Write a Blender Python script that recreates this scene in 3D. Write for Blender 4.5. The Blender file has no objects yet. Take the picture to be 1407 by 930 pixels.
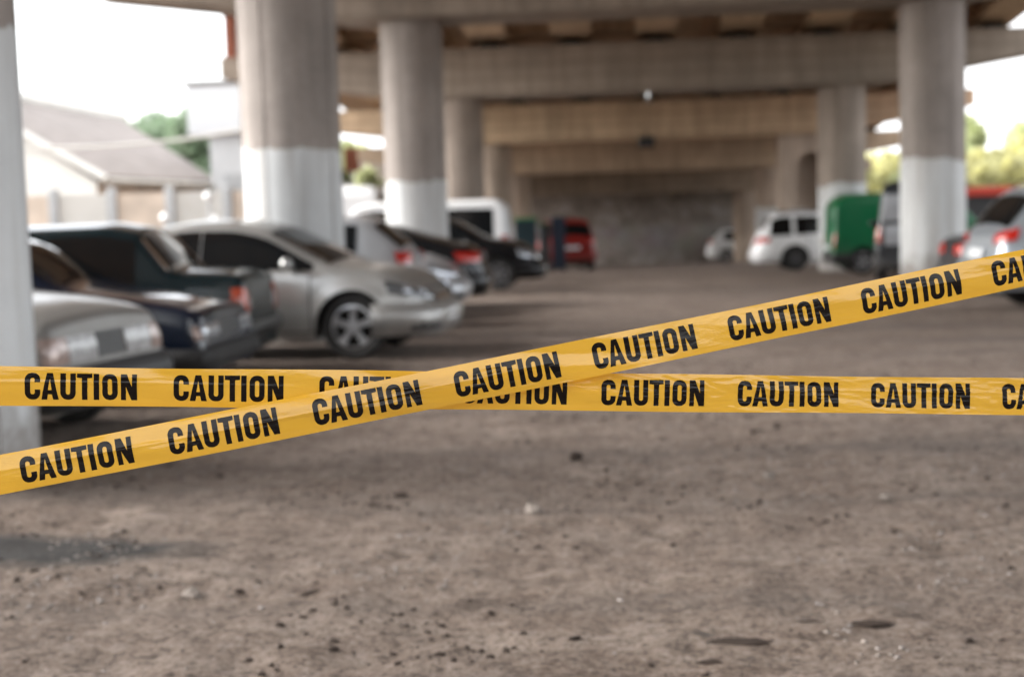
import bpy, math, random
import numpy as np
from mathutils import Vector, Matrix
R = math.radians
sc = bpy.context.scene
col = sc.collection

# ------------------------------------------------------------------ camera
YAW, PITCH, ROLL = R(4.6), R(4.92), R(1.7)
fw = Vector((-math.sin(YAW)*math.cos(PITCH), math.cos(YAW)*math.cos(PITCH), -math.sin(PITCH)))
r0 = Vector((math.cos(YAW), math.sin(YAW), 0)); u0 = r0.cross(fw)
rr = r0*math.cos(ROLL) - u0*math.sin(ROLL); uu = u0*math.cos(ROLL) + r0*math.sin(ROLL)
cd = bpy.data.cameras.new('camera'); cam = bpy.data.objects.new('camera', cd); col.objects.link(cam)
M = Matrix((rr, uu, -fw)).transposed().to_4x4(); M.translation = Vector((0, 0, 1.45))
cam.matrix_world = M
cd.lens = 50; cd.sensor_width = 36; cd.clip_start = .05; cd.clip_end = 2000
cd.dof.use_dof = True; cd.dof.focus_distance = 2.76; cd.dof.aperture_fstop = 2.5
sc.camera = cam

# ------------------------------------------------------------------ light
SUN_EL, SUN_AZ = R(30), R(-88)          # azimuth measured from +Y towards +X: the sun stands front left
w = bpy.data.worlds.new("World"); sc.world = w; w.use_nodes = True
nt = w.node_tree; bg = nt.nodes['Background']
sky = nt.nodes.new('ShaderNodeTexSky'); sky.sky_type = 'NISHITA'; sky.sun_disc = False
sky.sun_elevation = SUN_EL; sky.sun_rotation = SUN_AZ; sky.air_density = 1.0; sky.dust_density = 2.5; sky.ozone_density = 1.0
hs = nt.nodes.new('ShaderNodeHueSaturation'); hs.inputs['Saturation'].default_value = .22; hs.inputs['Value'].default_value = 1.0
nt.links.new(sky.outputs[0], hs.inputs['Color'])
cl = nt.nodes.new('ShaderNodeMix'); cl.data_type = 'RGBA'; cl.blend_type = 'LIGHTEN'; cl.inputs[0].default_value = 1; cl.inputs[7].default_value = (3.5, 3.55, 3.58, 1)   # even cloud cover
nt.links.new(hs.outputs[0], cl.inputs[6]); nt.links.new(cl.outputs[2], bg.inputs[0])
bg.inputs[1].default_value = .15
sl = bpy.data.lights.new('sun', 'SUN'); sl.energy = .6; sl.angle = R(24); sl.color = (1, .98, .95)
so = bpy.data.objects.new('sun', sl); col.objects.link(so)
sd = Vector((math.sin(SUN_AZ)*math.cos(SUN_EL), math.cos(SUN_AZ)*math.cos(SUN_EL), math.sin(SUN_EL)))
so.rotation_euler = sd.to_track_quat('Z', 'Y').to_euler()
sc.view_settings.view_transform = 'Standard'; sc.view_settings.look = 'None'
sc.view_settings.exposure = 2.3; sc.view_settings.gamma = 1; sc.view_settings.use_curve_mapping = False
sc.cycles.use_denoising = True
sc.cycles.max_bounces = 8; sc.cycles.diffuse_bounces = 5; sc.cycles.caustics_reflective = False; sc.cycles.caustics_refractive = False

rng = random.Random(7)
def gz(Y):
    Y = min(Y, 74)
    return 0 if Y < 15 else -0.89*((Y-15)/49.5)**1.96

# ------------------------------------------------------------------ helpers
def tag(o, label=None, cat=None, group=None, kind=None):
    if label: o['label'] = label
    if cat: o['category'] = cat
    if group: o['group'] = group
    if kind: o['kind'] = kind
    return o
def empty(name, loc, rz=0):
    o = bpy.data.objects.new(name, None); col.objects.link(o); o.location = loc; o.rotation_euler = (0, 0, rz); o.empty_display_size = .2
    return o
def copy_tree(o, parent=None):
    c = o.copy(); col.objects.link(c); c.parent = parent
    for ch in list(o.children): copy_tree(ch, c)
    return c
class MB:
    def __init__(s): s.v = []; s.f = []; s.m = []; s.mi = 0
    def add(s, vs, fs):
        b = len(s.v); s.v += [tuple(p) for p in vs]; s.f += [tuple(i+b for i in f) for f in fs]; s.m += [s.mi]*len(fs)
    def box(s, c, d, rz=0, bev=0, tilt=None):
        x, y, z = [k/2 for k in d]
        if bev <= 0:
            vs = [(a*x, b*y, e*z) for a in (-1, 1) for b in (-1, 1) for e in (-1, 1)]
            fs = [(0,1,3,2),(4,6,7,5),(0,4,5,1),(2,3,7,6),(0,2,6,4),(1,5,7,3)]
        else:
            e = min(bev, x*.9, y*.9, z*.9); vs = []; fs = []
            idx = {}
            for a in (-1, 1):
                for b in (-1, 1):
                    for g in (-1, 1):
                        idx[(a,b,g,0)] = len(vs); vs.append((a*x, b*(y-e), g*(z-e)))
                        idx[(a,b,g,1)] = len(vs); vs.append((a*(x-e), b*y, g*(z-e)))
                        idx[(a,b,g,2)] = len(vs); vs.append((a*(x-e), b*(y-e), g*z))
            for a in (-1, 1):
                fs.append([idx[(a,-1,-1,0)], idx[(a,1,-1,0)], idx[(a,1,1,0)], idx[(a,-1,1,0)]][::a])
                fs.append([idx[(-1,a,-1,1)], idx[(-1,a,1,1)], idx[(1,a,1,1)], idx[(1,a,-1,1)]][::a])
                fs.append([idx[(-1,-1,a,2)], idx[(1,-1,a,2)], idx[(1,1,a,2)], idx[(-1,1,a,2)]][::a])
                for b in (-1, 1):
                    fs.append([idx[(a,b,-1,0)], idx[(a,b,-1,1)], idx[(a,b,1,1)], idx[(a,b,1,0)]][::a*b])
                    fs.append([idx[(a,-1,b,0)], idx[(a,1,b,0)], idx[(a,1,b,2)], idx[(a,-1,b,2)]][::a*b])
                    fs.append([idx[(-1,a,b,1)], idx[(-1,a,b,2)], idx[(1,a,b,2)], idx[(1,a,b,1)]][::a*b])
                    for g in (-1, 1):
                        fs.append([idx[(a,b,g,0)], idx[(a,b,g,1)], idx[(a,b,g,2)]][::a*b*g])
        cs, sn = math.cos(rz), math.sin(rz)
        out = []
        for p in vs:
            if tilt: p = tuple(Matrix.Rotation(tilt[1], 3, tilt[0]) @ Vector(p))
            out.append((c[0]+p[0]*cs-p[1]*sn, c[1]+p[0]*sn+p[1]*cs, c[2]+p[2]))
        s.add(out, fs)
    def lathe(s, prof, n=24, axis='Z', c=(0,0,0), a0=0):
        vs = []; fs = []
        for i in range(n):
            a = a0+2*math.pi*i/n; ca, sa = math.cos(a), math.sin(a)
            for (r, h) in prof:
                if axis == 'Z': p = (r*ca, r*sa, h)
                elif axis == 'Y': p = (r*ca, h, r*sa)
                else: p = (h, r*ca, r*sa)
                vs.append((p[0]+c[0], p[1]+c[1], p[2]+c[2]))
        k = len(prof)
        for i in range(n):
            j = (i+1) % n
            for q in range(k-1):
                f = (i*k+q, j*k+q, j*k+q+1, i*k+q+1)
                fs.append(f if axis == 'Z' or axis == 'X' else f[::-1])
        s.add(vs, fs)
    def tube(s, pts, r, n=8):
        vs = []; fs = []
        pts = [Vector(p) for p in pts]
        if not hasattr(r, '__len__'): r = [r]*len(pts)
        for i, p in enumerate(pts):
            t = (pts[min(i+1, len(pts)-1)]-pts[max(i-1, 0)]).normalized()
            a = t.cross(Vector((0, 0, 1)) if abs(t.z) < .9 else Vector((1, 0, 0))).normalized(); b = t.cross(a)
            for k in range(n):
                an = 2*math.pi*k/n; vs.append(p+a*math.cos(an)*r[i]+b*math.sin(an)*r[i])
        for i in range(len(pts)-1):
            for k in range(n):
                fs.append((i*n+k, i*n+(k+1) % n, (i+1)*n+(k+1) % n, (i+1)*n+k))
        fs.append(tuple(range(n))[::-1]); fs.append(tuple(range((len(pts)-1)*n, len(pts)*n)))
        s.add(vs, fs)
    def grid(s, P):           # P[i][j] -> points
        n, m = len(P), len(P[0]); vs = [p for row in P for p in row]
        s.add(vs, [(i*m+j, (i+1)*m+j, (i+1)*m+j+1, i*m+j+1) for i in range(n-1) for j in range(m-1)])
    def prism(s, poly, axis, a, b):    # polygon in the plane normal to axis, between a and b
        def P(u, v, h): return {'X': (h, u, v), 'Y': (u, h, v), 'Z': (u, v, h)}[axis]
        n = len(poly); vs = [P(u, v, a) for u, v in poly]+[P(u, v, b) for u, v in poly]
        s.add(vs, [tuple(range(n)), tuple(range(n, 2*n))[::-1]]+[(i, i+n, (i+1) % n+n, (i+1) % n) for i in range(n)])
    def build(s, name, mats, parent=None, smooth=False, fix=True, ang=40):
        me = bpy.data.meshes.new(name); me.from_pydata(s.v, [], s.f)
        if not isinstance(mats, (list, tuple)): mats = [mats]
        for m in mats: me.materials.append(m)
        if len(mats) > 1: me.polygons.foreach_set('material_index', s.m)
        me.update()
        if fix:
            import bmesh
            bm = bmesh.new(); bm.from_mesh(me); bmesh.ops.recalc_face_normals(bm, faces=bm.faces); bm.to_mesh(me); bm.free()
        if smooth:
            me.shade_smooth()
            try: me.set_sharp_from_angle(angle=R(ang))
            except Exception: pass
        o = bpy.data.objects.new(name, me); col.objects.link(o)
        if parent: o.parent = parent
        return o

# ------------------------------------------------------------------ materials
def newmat(name):
    m = bpy.data.materials.new(name); m.use_nodes = True
    n = m.node_tree; return m, n, n.nodes['Principled BSDF']
def node(n, t, **k):
    x = n.nodes.new(t)
    for a, b in k.items(): setattr(x, a, b)
    return x
def noise(n, scale, detail=5, rough=.6, vec=None, out='Fac'):
    t = node(n, 'ShaderNodeTexNoise'); t.inputs['Scale'].default_value = scale; t.inputs['Detail'].default_value = detail; t.inputs['Roughness'].default_value = rough
    if vec: n.links.new(vec, t.inputs['Vector'])
    return t.outputs[out]
def mapped(n, scale=(1,1,1), kind='Object', loc=(0,0,0)):
    tc = node(n, 'ShaderNodeTexCoord'); mp = node(n, 'ShaderNodeMapping'); mp.inputs['Scale'].default_value = scale; mp.inputs['Location'].default_value = loc
    n.links.new(tc.outputs[kind], mp.inputs['Vector']); return mp.outputs[0]
def ramp(n, fac, stops):
    r = node(n, 'ShaderNodeValToRGB'); e = r.color_ramp.elements
    while len(e) < len(stops): e.new(.5)
    for i, (p, c) in enumerate(stops): e[i].position = p; e[i].color = (*c, 1) if hasattr(c, '__len__') else (c, c, c, 1)
    n.links.new(fac, r.inputs[0]); return r.outputs[0]
def mix(n, fac, a, b, mode='MIX'):
    m = node(n, 'ShaderNodeMix', data_type='RGBA', blend_type=mode)
    for s, v in ((m.inputs[0], fac), (m.inputs[6], a), (m.inputs[7], b)):
        if hasattr(v, 'is_linked') or isinstance(v, bpy.types.NodeSocket): n.links.new(v, s)
        elif hasattr(v, '__len__'): s.default_value = (*v, 1)
        else: s.default_value = v
    return m.outputs[2]
def math_(n, op, a, b=None):
    m = node(n, 'ShaderNodeMath', operation=op)
    for i, v in enumerate((a, b)):
        if v is None: continue
        if isinstance(v, bpy.types.NodeSocket): n.links.new(v, m.inputs[i])
        else: m.inputs[i].default_value = v
    return m.outputs[0]
def bump(n, p, h, strength=.3, dist=.01):
    b = node(n, 'ShaderNodeBump'); b.inputs['Strength'].default_value = strength; b.inputs['Distance'].default_value = dist
    n.links.new(h, b.inputs['Height']); n.links.new(b.outputs[0], p.inputs['Normal'])
def simple(name, c, rough=.6, metal=0, coat=0, var=.12, scale=6, spec=.5):
    m, n, p = newmat(name)
    nz = noise(n, scale, 5, .6, mapped(n))
    cc = ramp(n, nz, [(.3, tuple(k*(1-var) for k in c)), (.7, tuple(min(1, k*(1+var)) for k in c))])
    n.links.new(cc, p.inputs['Base Color']); p.inputs['Roughness'].default_value = rough; p.inputs['Metallic'].default_value = metal
    p.inputs['Coat Weight'].default_value = coat; p.inputs['Coat Roughness'].default_value = .04; p.inputs['Specular IOR Level'].default_value = spec
    return m
def car_paint(name, c, metal=.4, rough=.32, dust=.12, low_=.4, coat=.5):
    m, n, p = newmat(name)
    nz = noise(n, 3, 6, .65, mapped(n)); sep = node(n, 'ShaderNodeSeparateXYZ'); n.links.new(mapped(n), sep.inputs[0])
    low = ramp(n, sep.outputs[2], [(.15, low_), (.7, 0.0)])
    d = math_(n, 'MULTIPLY', math_(n, 'ADD', low, dust), ramp(n, nz, [(.35, .35), (.7, 1)]))
    n.links.new(mix(n, d, c, (.16, .135, .115)), p.inputs['Base Color'])
    n.links.new(math_(n, 'ADD', math_(n, 'MULTIPLY', d, .5), rough), p.inputs['Roughness'])
    p.inputs['Metallic'].default_value = metal
    p.inputs['Coat Weight'].default_value = coat; p.inputs['Specular IOR Level'].default_value = .2; n.links.new(math_(n, 'ADD', math_(n, 'MULTIPLY', d, .5), .03), p.inputs['Coat Roughness'])
    return m
def concrete(name, base, paint_z=None, lines=False, seed=0, dirt=.35):
    m, n, p = newmat(name)
    tc = node(n, 'ShaderNodeTexCoord'); v = tc.outputs['Object']
    big = noise(n, .7, 6, .62, mapped(n, (1, 1, 1), loc=(seed*3.1, seed, 0))); sm = noise(n, 14, 8, .7, v)
    strk = noise(n, 1.0, 6, .6, mapped(n, (5, 5, .35), loc=(seed, 0, 0)))
    c = mix(n, ramp(n, big, [(.3, 0), (.72, 1)]), tuple(k*.74 for k in base), tuple(min(1, k*1.2) for k in base))
    c = mix(n, ramp(n, strk, [(.42, 0), (.62, dirt)]), c, tuple(k*.45 for k in base))
    c = mix(n, ramp(n, sm, [(.35, .18), (.6, 0)]), c, (.06, .05, .045))
    h = sm
    if lines:
        wv = node(n, 'ShaderNodeTexWave', bands_direction='Z'); wv.inputs['Scale'].default_value = .9; wv.inputs['Distortion'].default_value = 2.2; wv.inputs['Detail'].default_value = 3; wv.inputs['Detail Scale'].default_value = .6
        n.links.new(v, wv.inputs['Vector'])
        c = mix(n, ramp(n, wv.outputs['Fac'], [(0, .32), (.35, 0)]), c, tuple(k*.4 for k in base)); h = math_(n, 'ADD', math_(n, 'MULTIPLY', wv.outputs['Fac'], .6), sm)
    rg = .85
    if paint_z is not None:
        sep = node(n, 'ShaderNodeSeparateXYZ'); n.links.new(v, sep.inputs[0])
        wob = math_(n, 'ADD', math_(n, 'MULTIPLY', noise(n, 1.3, 4, .5, mapped(n, (1, 1, .2), loc=(seed*7, 0, 0))), .35), math_(n, 'MULTIPLY', math_(n, 'SUBTRACT', noise(n, 5, 5, .7, mapped(n, (1, 1, .5), loc=(seed, 0, 0))), .5), .20))
        hh = math_(n, 'SUBTRACT', math_(n, 'ADD', sep.outputs[2], wob), paint_z+.17)
        mask = ramp(n, math_(n, 'MULTIPLY', hh, -20), [(.3, 0), (.7, 1)])
        wh = mix(n, ramp(n, big, [(.3, 0), (.7, 1)]), (.50, .515, .52), (.62, .635, .64))
        wh = mix(n, ramp(n, strk, [(.45, 0), (.66, .55)]), wh, (.33, .31, .29))
        pe = noise(n, 3.2, 8, .7, mapped(n, (1, 1, .8), loc=(0, seed*5, 0)))
        lowz = ramp(n, math_(n, 'ADD', math_(n, 'MULTIPLY', sep.outputs[2], .55), math_(n, 'MULTIPLY', pe, 1.0)), [(.55, .75), (.82, 0)])
        wh = mix(n, lowz, wh, (.20, .175, .155))
        c = mix(n, mask, c, wh)
    n.links.new(c, p.inputs['Base Color']); p.inputs['Roughness'].default_value = rg
    bump(n, p, h, .5, .012)
    return m

MT = {}
MT['glass'] = simple('car_glass', (.006, .007, .008), .04, spec=.35, var=0)
MT['dull_rim'] = simple('dull_rim', (.22, .22, .23), .4, .7)
MT['tyre'] = simple('tyre_rubber', (.016, .015, .015), .75)
MT['rim'] = simple('alloy', (.62, .63, .65), .32, .75)
MT['steel_rim'] = simple('steel_rim', (.10, .10, .105), .5, .3)
MT['chrome'] = simple('chrome', (.75, .77, .8), .12, 1, var=.03)
MT['dark_chrome'] = simple('dark_chrome', (.16, .17, .18), .25, .9, var=.1)
MT['black_plastic'] = simple('black_plastic', (.022, .022, .023), .5)
MT['under'] = simple('underbody', (.012, .011, .010), .9)
MT['lamp_clear'] = simple('lamp_clear', (.55, .58, .62), .08, .6, 1, var=.3, scale=18)
MT['lamp_red'] = simple('lamp_red', (.45, .02, .012), .2, 0, .4, var=.25, scale=20)
MT['lamp_orange'] = simple('lamp_orange', (.36, .05, .018), .2, 0, .5, var=.3, scale=20)
MT['lamp_smoke'] = simple('lamp_smoke', (.07, .075, .08), .1, .2, 1, var=.5, scale=14)
MT['lamp_dull'] = simple('lamp_dull', (.36, .36, .36), .25, 0, .5, var=.3, scale=18)
MT['lamp_pale'] = simple('lamp_pale', (.33, .25, .22), .2, .2, .6, var=.3, scale=20)
MT['grey_slats'] = simple('grey_slats', (.07, .07, .07), .5)
MT['sky_pale_glass'] = simple('sky_pale_glass', (.30, .31, .33), .12, spec=.6)  # pale grey base colour stands for sky reflected in the slate van's panes
MT['plate'] = simple('plate_white', (.7, .72, .74), .35, var=.05)
MT['seam'] = simple('seam', (.01, .01, .01), .8)
MT['grille'] = simple('grille_dark', (.03, .03, .032), .4)

# ------------------------------------------------------------------ ground
_T = {}
def vnoise(x, y, seed, scale):
    if seed not in _T: _T[seed] = np.random.RandomState(seed).rand(256, 256)
    T = _T[seed]
    X = x/scale; Y = y/scale; xi = np.floor(X).astype(int); yi = np.floor(Y).astype(int); fx = X-xi; fy = Y-yi
    fx = fx*fx*(3-2*fx); fy = fy*fy*(3-2*fy)
    a = T[xi % 256, yi % 256]; b = T[(xi+1) % 256, yi % 256]; c = T[xi % 256, (yi+1) % 256]; d = T[(xi+1) % 256, (yi+1) % 256]
    return (a*(1-fx)+b*fx)*(1-fy)+(c*(1-fx)+d*fx)*fy-.5
def ground_h(x, y):
    yy = np.clip(y, 15, 74); base = -.89*((yy-15)/49.5)**1.96
    near = np.clip((17-y)/6, 0, 1)*np.clip((y-2)/1.0, 0, 1)*np.clip((9-abs(x))/2, 0, 1)
    h = vnoise(x, y, 1, 1.6)*.03+vnoise(x, y, 2, .55)*.022+vnoise(x, y, 3, .22)*.026+vnoise(x, y, 4, .10)*.020
    return base+h*near
xs = np.concatenate([[-500, -200, -90, -50, -30, -20, -15, -12, -10, -9, -8, -7, -6.3], np.arange(-6, 6, .045), [6.3, 7, 8, 9, 10, 12, 15, 20, 30, 50, 90, 200, 500]])
ys = np.concatenate([[-300, -80, -20, -5, 0, 2, 3], np.arange(3.5, 15, .045), np.arange(15.2, 30, .5), np.arange(30, 76, 1.5), [80, 90, 110, 150, 250, 500, 1200]])
X, Y = np.meshgrid(xs, ys, indexing='ij'); Z = ground_h(X, Y)
m = MB(); nx, ny = len(xs), len(ys)
me = bpy.data.meshes.new('ground')
V = np.stack([X, Y, Z], -1).reshape(-1, 3)
I = np.arange(nx*ny).reshape(nx, ny)
Fc = np.stack([I[:-1, :-1], I[1:, :-1], I[1:, 1:], I[:-1, 1:]], -1).reshape(-1, 4)
me.from_pydata(V.tolist(), [], Fc.tolist()); me.shade_smooth()
g = bpy.data.objects.new('ground', me); col.objects.link(g)
tag(g, 'dusty grey brown packed dirt yard under the overpass', 'ground', kind='structure')
mg, n, p = newmat('dirt')
v = mapped(n)
a1 = noise(n, .35, 7, .65, v); a2 = noise(n, 1.5, 10, .78, mapped(n, (1, 1.3, 1))); a3 = noise(n, 9, 10, .82, v); a4 = noise(n, 38, 8, .8, v); a5 = noise(n, 95, 4, .7, v)
c = ramp(n, a2, [(.38, (.122, .083, .060)), (.5, (.202, .151, .119)), (.60, (.285, .226, .185))])
c = mix(n, ramp(n, a1, [(.38, .45), (.62, 0)]), c, (.190, .148, .124))
c = mix(n, ramp(n, a3, [(.41, .85), (.49, 0)]), c, (.085, .062, .048))
c = mix(n, ramp(n, a3, [(.52, 0), (.61, .75)]), c, (.275, .228, .198))
c = mix(n, ramp(n, a4, [(.40, .95), (.475, 0)]), c, (.045, .034, .028))
c = mix(n, ramp(n, a4, [(.54, 0), (.62, .7)]), c, (.33, .28, .25))
c = mix(n, ramp(n, a5, [(.34, .7), (.42, 0)]), c, (.045, .038, .034))
vor = node(n, 'ShaderNodeTexVoronoi'); vor.inputs['Scale'].default_value = 3.4; vor.inputs['Randomness'].default_value = 1; n.links.new(mapped(n, (1, 1.6, 1)), vor.inputs['Vector'])
spot = math_(n, 'MULTIPLY', ramp(n, math_(n, 'ADD', vor.outputs['Distance'], math_(n, 'MULTIPLY', a3, .35)), [(.22, .8), (.34, 0)]), ramp(n, noise(n, 1.7, 3, .5, v), [(.5, 0), (.58, 1)]))
c = mix(n, spot, c, (.045, .042, .04))
# dark ragged oval on the bare soil beside the first column, and damp soil tracks
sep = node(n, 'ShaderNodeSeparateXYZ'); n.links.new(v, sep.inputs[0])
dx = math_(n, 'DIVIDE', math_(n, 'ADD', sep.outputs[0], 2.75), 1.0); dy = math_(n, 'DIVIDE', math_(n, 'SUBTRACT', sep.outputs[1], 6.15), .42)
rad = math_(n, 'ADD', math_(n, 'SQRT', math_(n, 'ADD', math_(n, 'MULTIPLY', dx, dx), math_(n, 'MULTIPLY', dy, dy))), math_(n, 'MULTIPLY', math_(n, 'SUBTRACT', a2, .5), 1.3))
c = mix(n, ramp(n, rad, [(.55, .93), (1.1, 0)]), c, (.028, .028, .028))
tr = noise(n, 1, 4, .5, mapped(n, (.12, .9, 1)))
c = mix(n, ramp(n, tr, [(.53, 0), (.66, .5)]), c, (.095, .08, .072))
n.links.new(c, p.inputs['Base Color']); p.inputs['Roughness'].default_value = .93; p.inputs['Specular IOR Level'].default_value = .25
bump(n, p, math_(n, 'ADD', a3, math_(n, 'MULTIPLY', a4, .45)), 1.0, .035)
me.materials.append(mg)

# loose gravel
def stone_mesh(cx, cy, cz, s, rs, flat=.55):
    import itertools
    ph = (1+5**.5)/2
    vs = [(-1,ph,0),(1,ph,0),(-1,-ph,0),(1,-ph,0),(0,-1,ph),(0,1,ph),(0,-1,-ph),(0,1,-ph),(ph,0,-1),(ph,0,1),(-ph,0,-1),(-ph,0,1)]
    fs = [(0,11,5),(0,5,1),(0,1,7),(0,7,10),(0,10,11),(1,5,9),(5,11,4),(11,10,2),(10,7,6),(7,1,8),(3,9,4),(3,4,2),(3,2,6),(3,6,8),(3,8,9),(4,9,5),(2,4,11),(6,2,10),(8,6,7),(9,8,1)]
    a = rs.uniform(0, 6.28); e = rs.uniform(.6, 1.0); out = []
    for q in vs:
        k = s/1.9*rs.uniform(.75, 1.2); x, y, z = q[0]*k, q[1]*k*e, q[2]*k*flat
        out.append((cx+x*math.cos(a)-y*math.sin(a), cy+x*math.sin(a)+y*math.cos(a), cz+z))
    return out, fs
st_l = simple('stone_pale', (.16, .138, .122), .9, var=.4, scale=3, spec=.1); st_d = simple('soil_clod', (.040, .031, .026), .95, var=.3, scale=3, spec=.05)
def scatter(name, mats, nn, smin, smax, seed, label):
    rs = random.Random(seed); b = MB()
    for i in range(nn):
        for _ in range(12):
            y = 3.9+ (rs.random()**1.4)*10; x = rs.uniform(-.42*y-.3, .40*y+.3)-.08*y
            xa_, ya_ = np.array([x]), np.array([y])
            if float(vnoise(xa_, ya_, seed+40, .8)[0])+.7*float(vnoise(xa_, ya_, seed+41, .25)[0]) > .05+rs.random()*.35: break
        s = smin+(smax-smin)*rs.random()**4
        z = float(ground_h(np.array([x]), np.array([y]))[0])
        b.mi = rs.randrange(len(mats)); b.add(*stone_mesh(x, y, z+s*.12, s, rs))
    return tag(b.build(name, mats, smooth=False, fix=False), label, 'gravel', kind='stuff')
scatter('gravel', [st_l, simple('stone_mid', (.2, .175, .16), .9, var=.3, scale=4)], 5200, .003, .017, 5, 'small pale stones scattered over the dirt yard')
scatter('debris', [st_d], 2400, .005, .024, 9, 'dark crumbs of soil and bark scattered over the dirt yard')
for (x, y, s, mt, lb, f) in [(-.47, 6.87, .085, st_l, 'pale stone lying alone in the dirt below the crossing of the tapes', .8),
        (-.32, 8.35, .07, st_d, 'small dark clod standing on the dirt just under the horizontal tape', .9),
        (.36, 4.76, .13, st_d, 'long flat dark bark piece lying in the dirt near the bottom edge right of centre', .13),
        (.84, 4.95, .11, st_d, 'dark flat bark strip in the dirt near the bottom right', .13),
        (.245, 4.52, .06, st_d, 'short dark chip in the dirt just below the long bark piece', .2), (.63, 4.98, .06, st_d, 'small dark chip in the dirt between the two bark strips', .2),
        (-1.75, 5.45, .075, st_l, 'pale stone beside a dark clod in the dirt at lower left', .6),
        (.76, 7.75, .06, st_l, 'pinkish pale pebble on the dirt to the right of centre', .7),
        (-1.26, 5.4, .06, st_d, 'dark clod in the dirt at lower left, between two paler patches', .35),
        (1.25, 7.0, .05, st_l, 'pale pebble on the darker dirt at right', .7),
        (-1.2, 7.3, .055, st_d, 'dark clod on the dirt below the diagonal tape at left', .5)]:
    b = MB(); rs = random.Random(int(x*100)); z = float(ground_h(np.array([x]), np.array([y]))[0]); s *= .72; b.add(*stone_mesh(0, 0, 0, s, rs, f))
    o = b.build('loose_stone', mt, smooth=False); o.scale = (1.25, .5, 1) if f < .21 else (1, 1, 1); o.location = (x, y, z+s*f*.25); tag(o, lb, 'stone', 'loose stones on the dirt')

# ------------------------------------------------------------------ overpass
COLX = (-4.15, 5.65); YS = [-1.2, 8.1, 17.4, 27.5, 36.8, 46.1, 55.3, 64.5]
ztop = lambda Y: 6.4-.0785*(Y-27.5)
CR = .60
def column(x, Y, pz, seed, label, top=None):
    b = MB(); g0 = gz(Y); H = (ztop(Y)-1.2)-g0
    n_ = 48; prof = [(CR, -.3), (CR, .4), (CR, pz or 2), (CR, H-.25), (CR*1.0, H)]
    b.lathe(prof, n_)
    # formwork seams: shallow raised strips running up the shaft
    for a in (R(200), R(250), R(292), R(335), R(20)):
        b.box(((CR+.002)*math.cos(a), (CR+.002)*math.sin(a), H/2), (.014, .03, H-.02), rz=a)
    base = (.325, .285, .258) if Y < 32 else ((.34, .28, .235) if Y < 40 else (.42, .33, .26))
    o = b.build('concrete_column', concrete('column_concrete_%d' % seed, base, pz, seed=seed), smooth=True, ang=30)
    o.location = (x, Y, g0); tag(o, label, 'column', 'round concrete columns under the overpass'); return o
column(-4.13, YS[1], 2.66, 1, 'nearest round column, almost all white and flaking, cut by the left edge of the photo')
column(-4.05, YS[2], 2.35, 2, 'widest round column with a crisp white lower half, behind the silver saloon car')
column(-3.99, YS[3], 2.24, 3, 'round column with white lower part between the silver hatchback and the white van')
column(COLX[0], YS[4], 1.6, 4, 'brown grey round column rising behind the white van on the left')
column(COLX[0], YS[5], 1.5, 5, 'warm beige round column in the left row, third to the right of the widest one')
column(COLX[0], YS[6], 1.5, 6, 'narrow beige round column farthest back in the left row, above the teal bin')
column(COLX[1], YS[2], 2.4, 7, 'round column just outside the right edge, beside the silver off-road car')
column(5.83, YS[3], 2.34, 8, 'tall round column with white lower half, left of the silver off-road car')
column(5.55, YS[4], 2.2, 9, 'round column with white base behind the green van')
column(COLX[1], YS[6], 2.1, 10, 'short brown column with ragged white base behind the white estate car')
column(5.5, YS[7], None, 11, 'far brown column beside the small white car at the back wall')
column(-4.15, YS[0], 2.6, 13, 'round column standing behind the camera, left of the tapes'); column(5.65, YS[0], 2.6, 14, 'round column standing behind the camera, right of the tapes')
# wall pier with an arched niche
def niche_pier(x, Y):
    root = empty('niche_pier', (x, Y, gz(Y))); H = ztop(Y)-1.2-gz(Y); W_, D = 2.0, 1.2
    mat = concrete('pier_concrete', (.44, .35, .28), 1.75, seed=12)
    b = MB(); hw, zb, zs = .48, .2, 3.05                  # niche half width, base, springing
    arch = [(hw*math.cos(R(t)), zs+hw*math.sin(R(t))) for t in range(0, 181, 15)]
    # front face round the niche, as strips from niche edge to pier edge
    inner = [(hw, zb)]+arch+[(-hw, zb)]
    outer = [(W_/2, zb)]+[(W_/2 if t < 60 else (-W_/2 if t > 120 else W_/2*math.cos(R(t))/.5), zs+.1*t/15 if t < 60 else (H if t <= 120 else zs+.1*(180-t)/15)) for t in range(0, 181, 15)]+[(-W_/2, zb)]
    f0 = -D/2
    n_ = len(inner)
    b.add([(a, f0, c) for a, c in inner]+[(a, f0, c) for a, c in outer], [(i, i+1, i+1+n_, i+n_) for i in range(n_-1)])
    b.add([(a, f0, c) for a, c in inner]+[(a, f0+.6, c) for a, c in inner], [(i, i+1, i+1+n_, i+n_) for i in range(n_-1)])
    b.add([(a, f0+.6, c) for a, c in inner], [tuple(range(n_))])
    b.box((0, f0+.1, zb/2-.1), (W_, .2, zb+.2))
    for s in (-1, 1): b.add([(s*W_/2, f0, -.2), (s*W_/2, -f0, -.2), (s*W_/2, -f0, H), (s*W_/2, f0, H)], [(0, 1, 2, 3)])
    b.add([(W_/2, -f0, -.2), (-W_/2, -f0, -.2), (-W_/2, -f0, H), (W_/2, -f0, H)], [(0, 1, 2, 3)])
    b.build('pier_body', mat, root, fix=False)
    tag(root, 'beige pier with a tall dark arched niche behind the right hand columns', 'pier')
niche_pier(5.95, YS[5])

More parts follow.
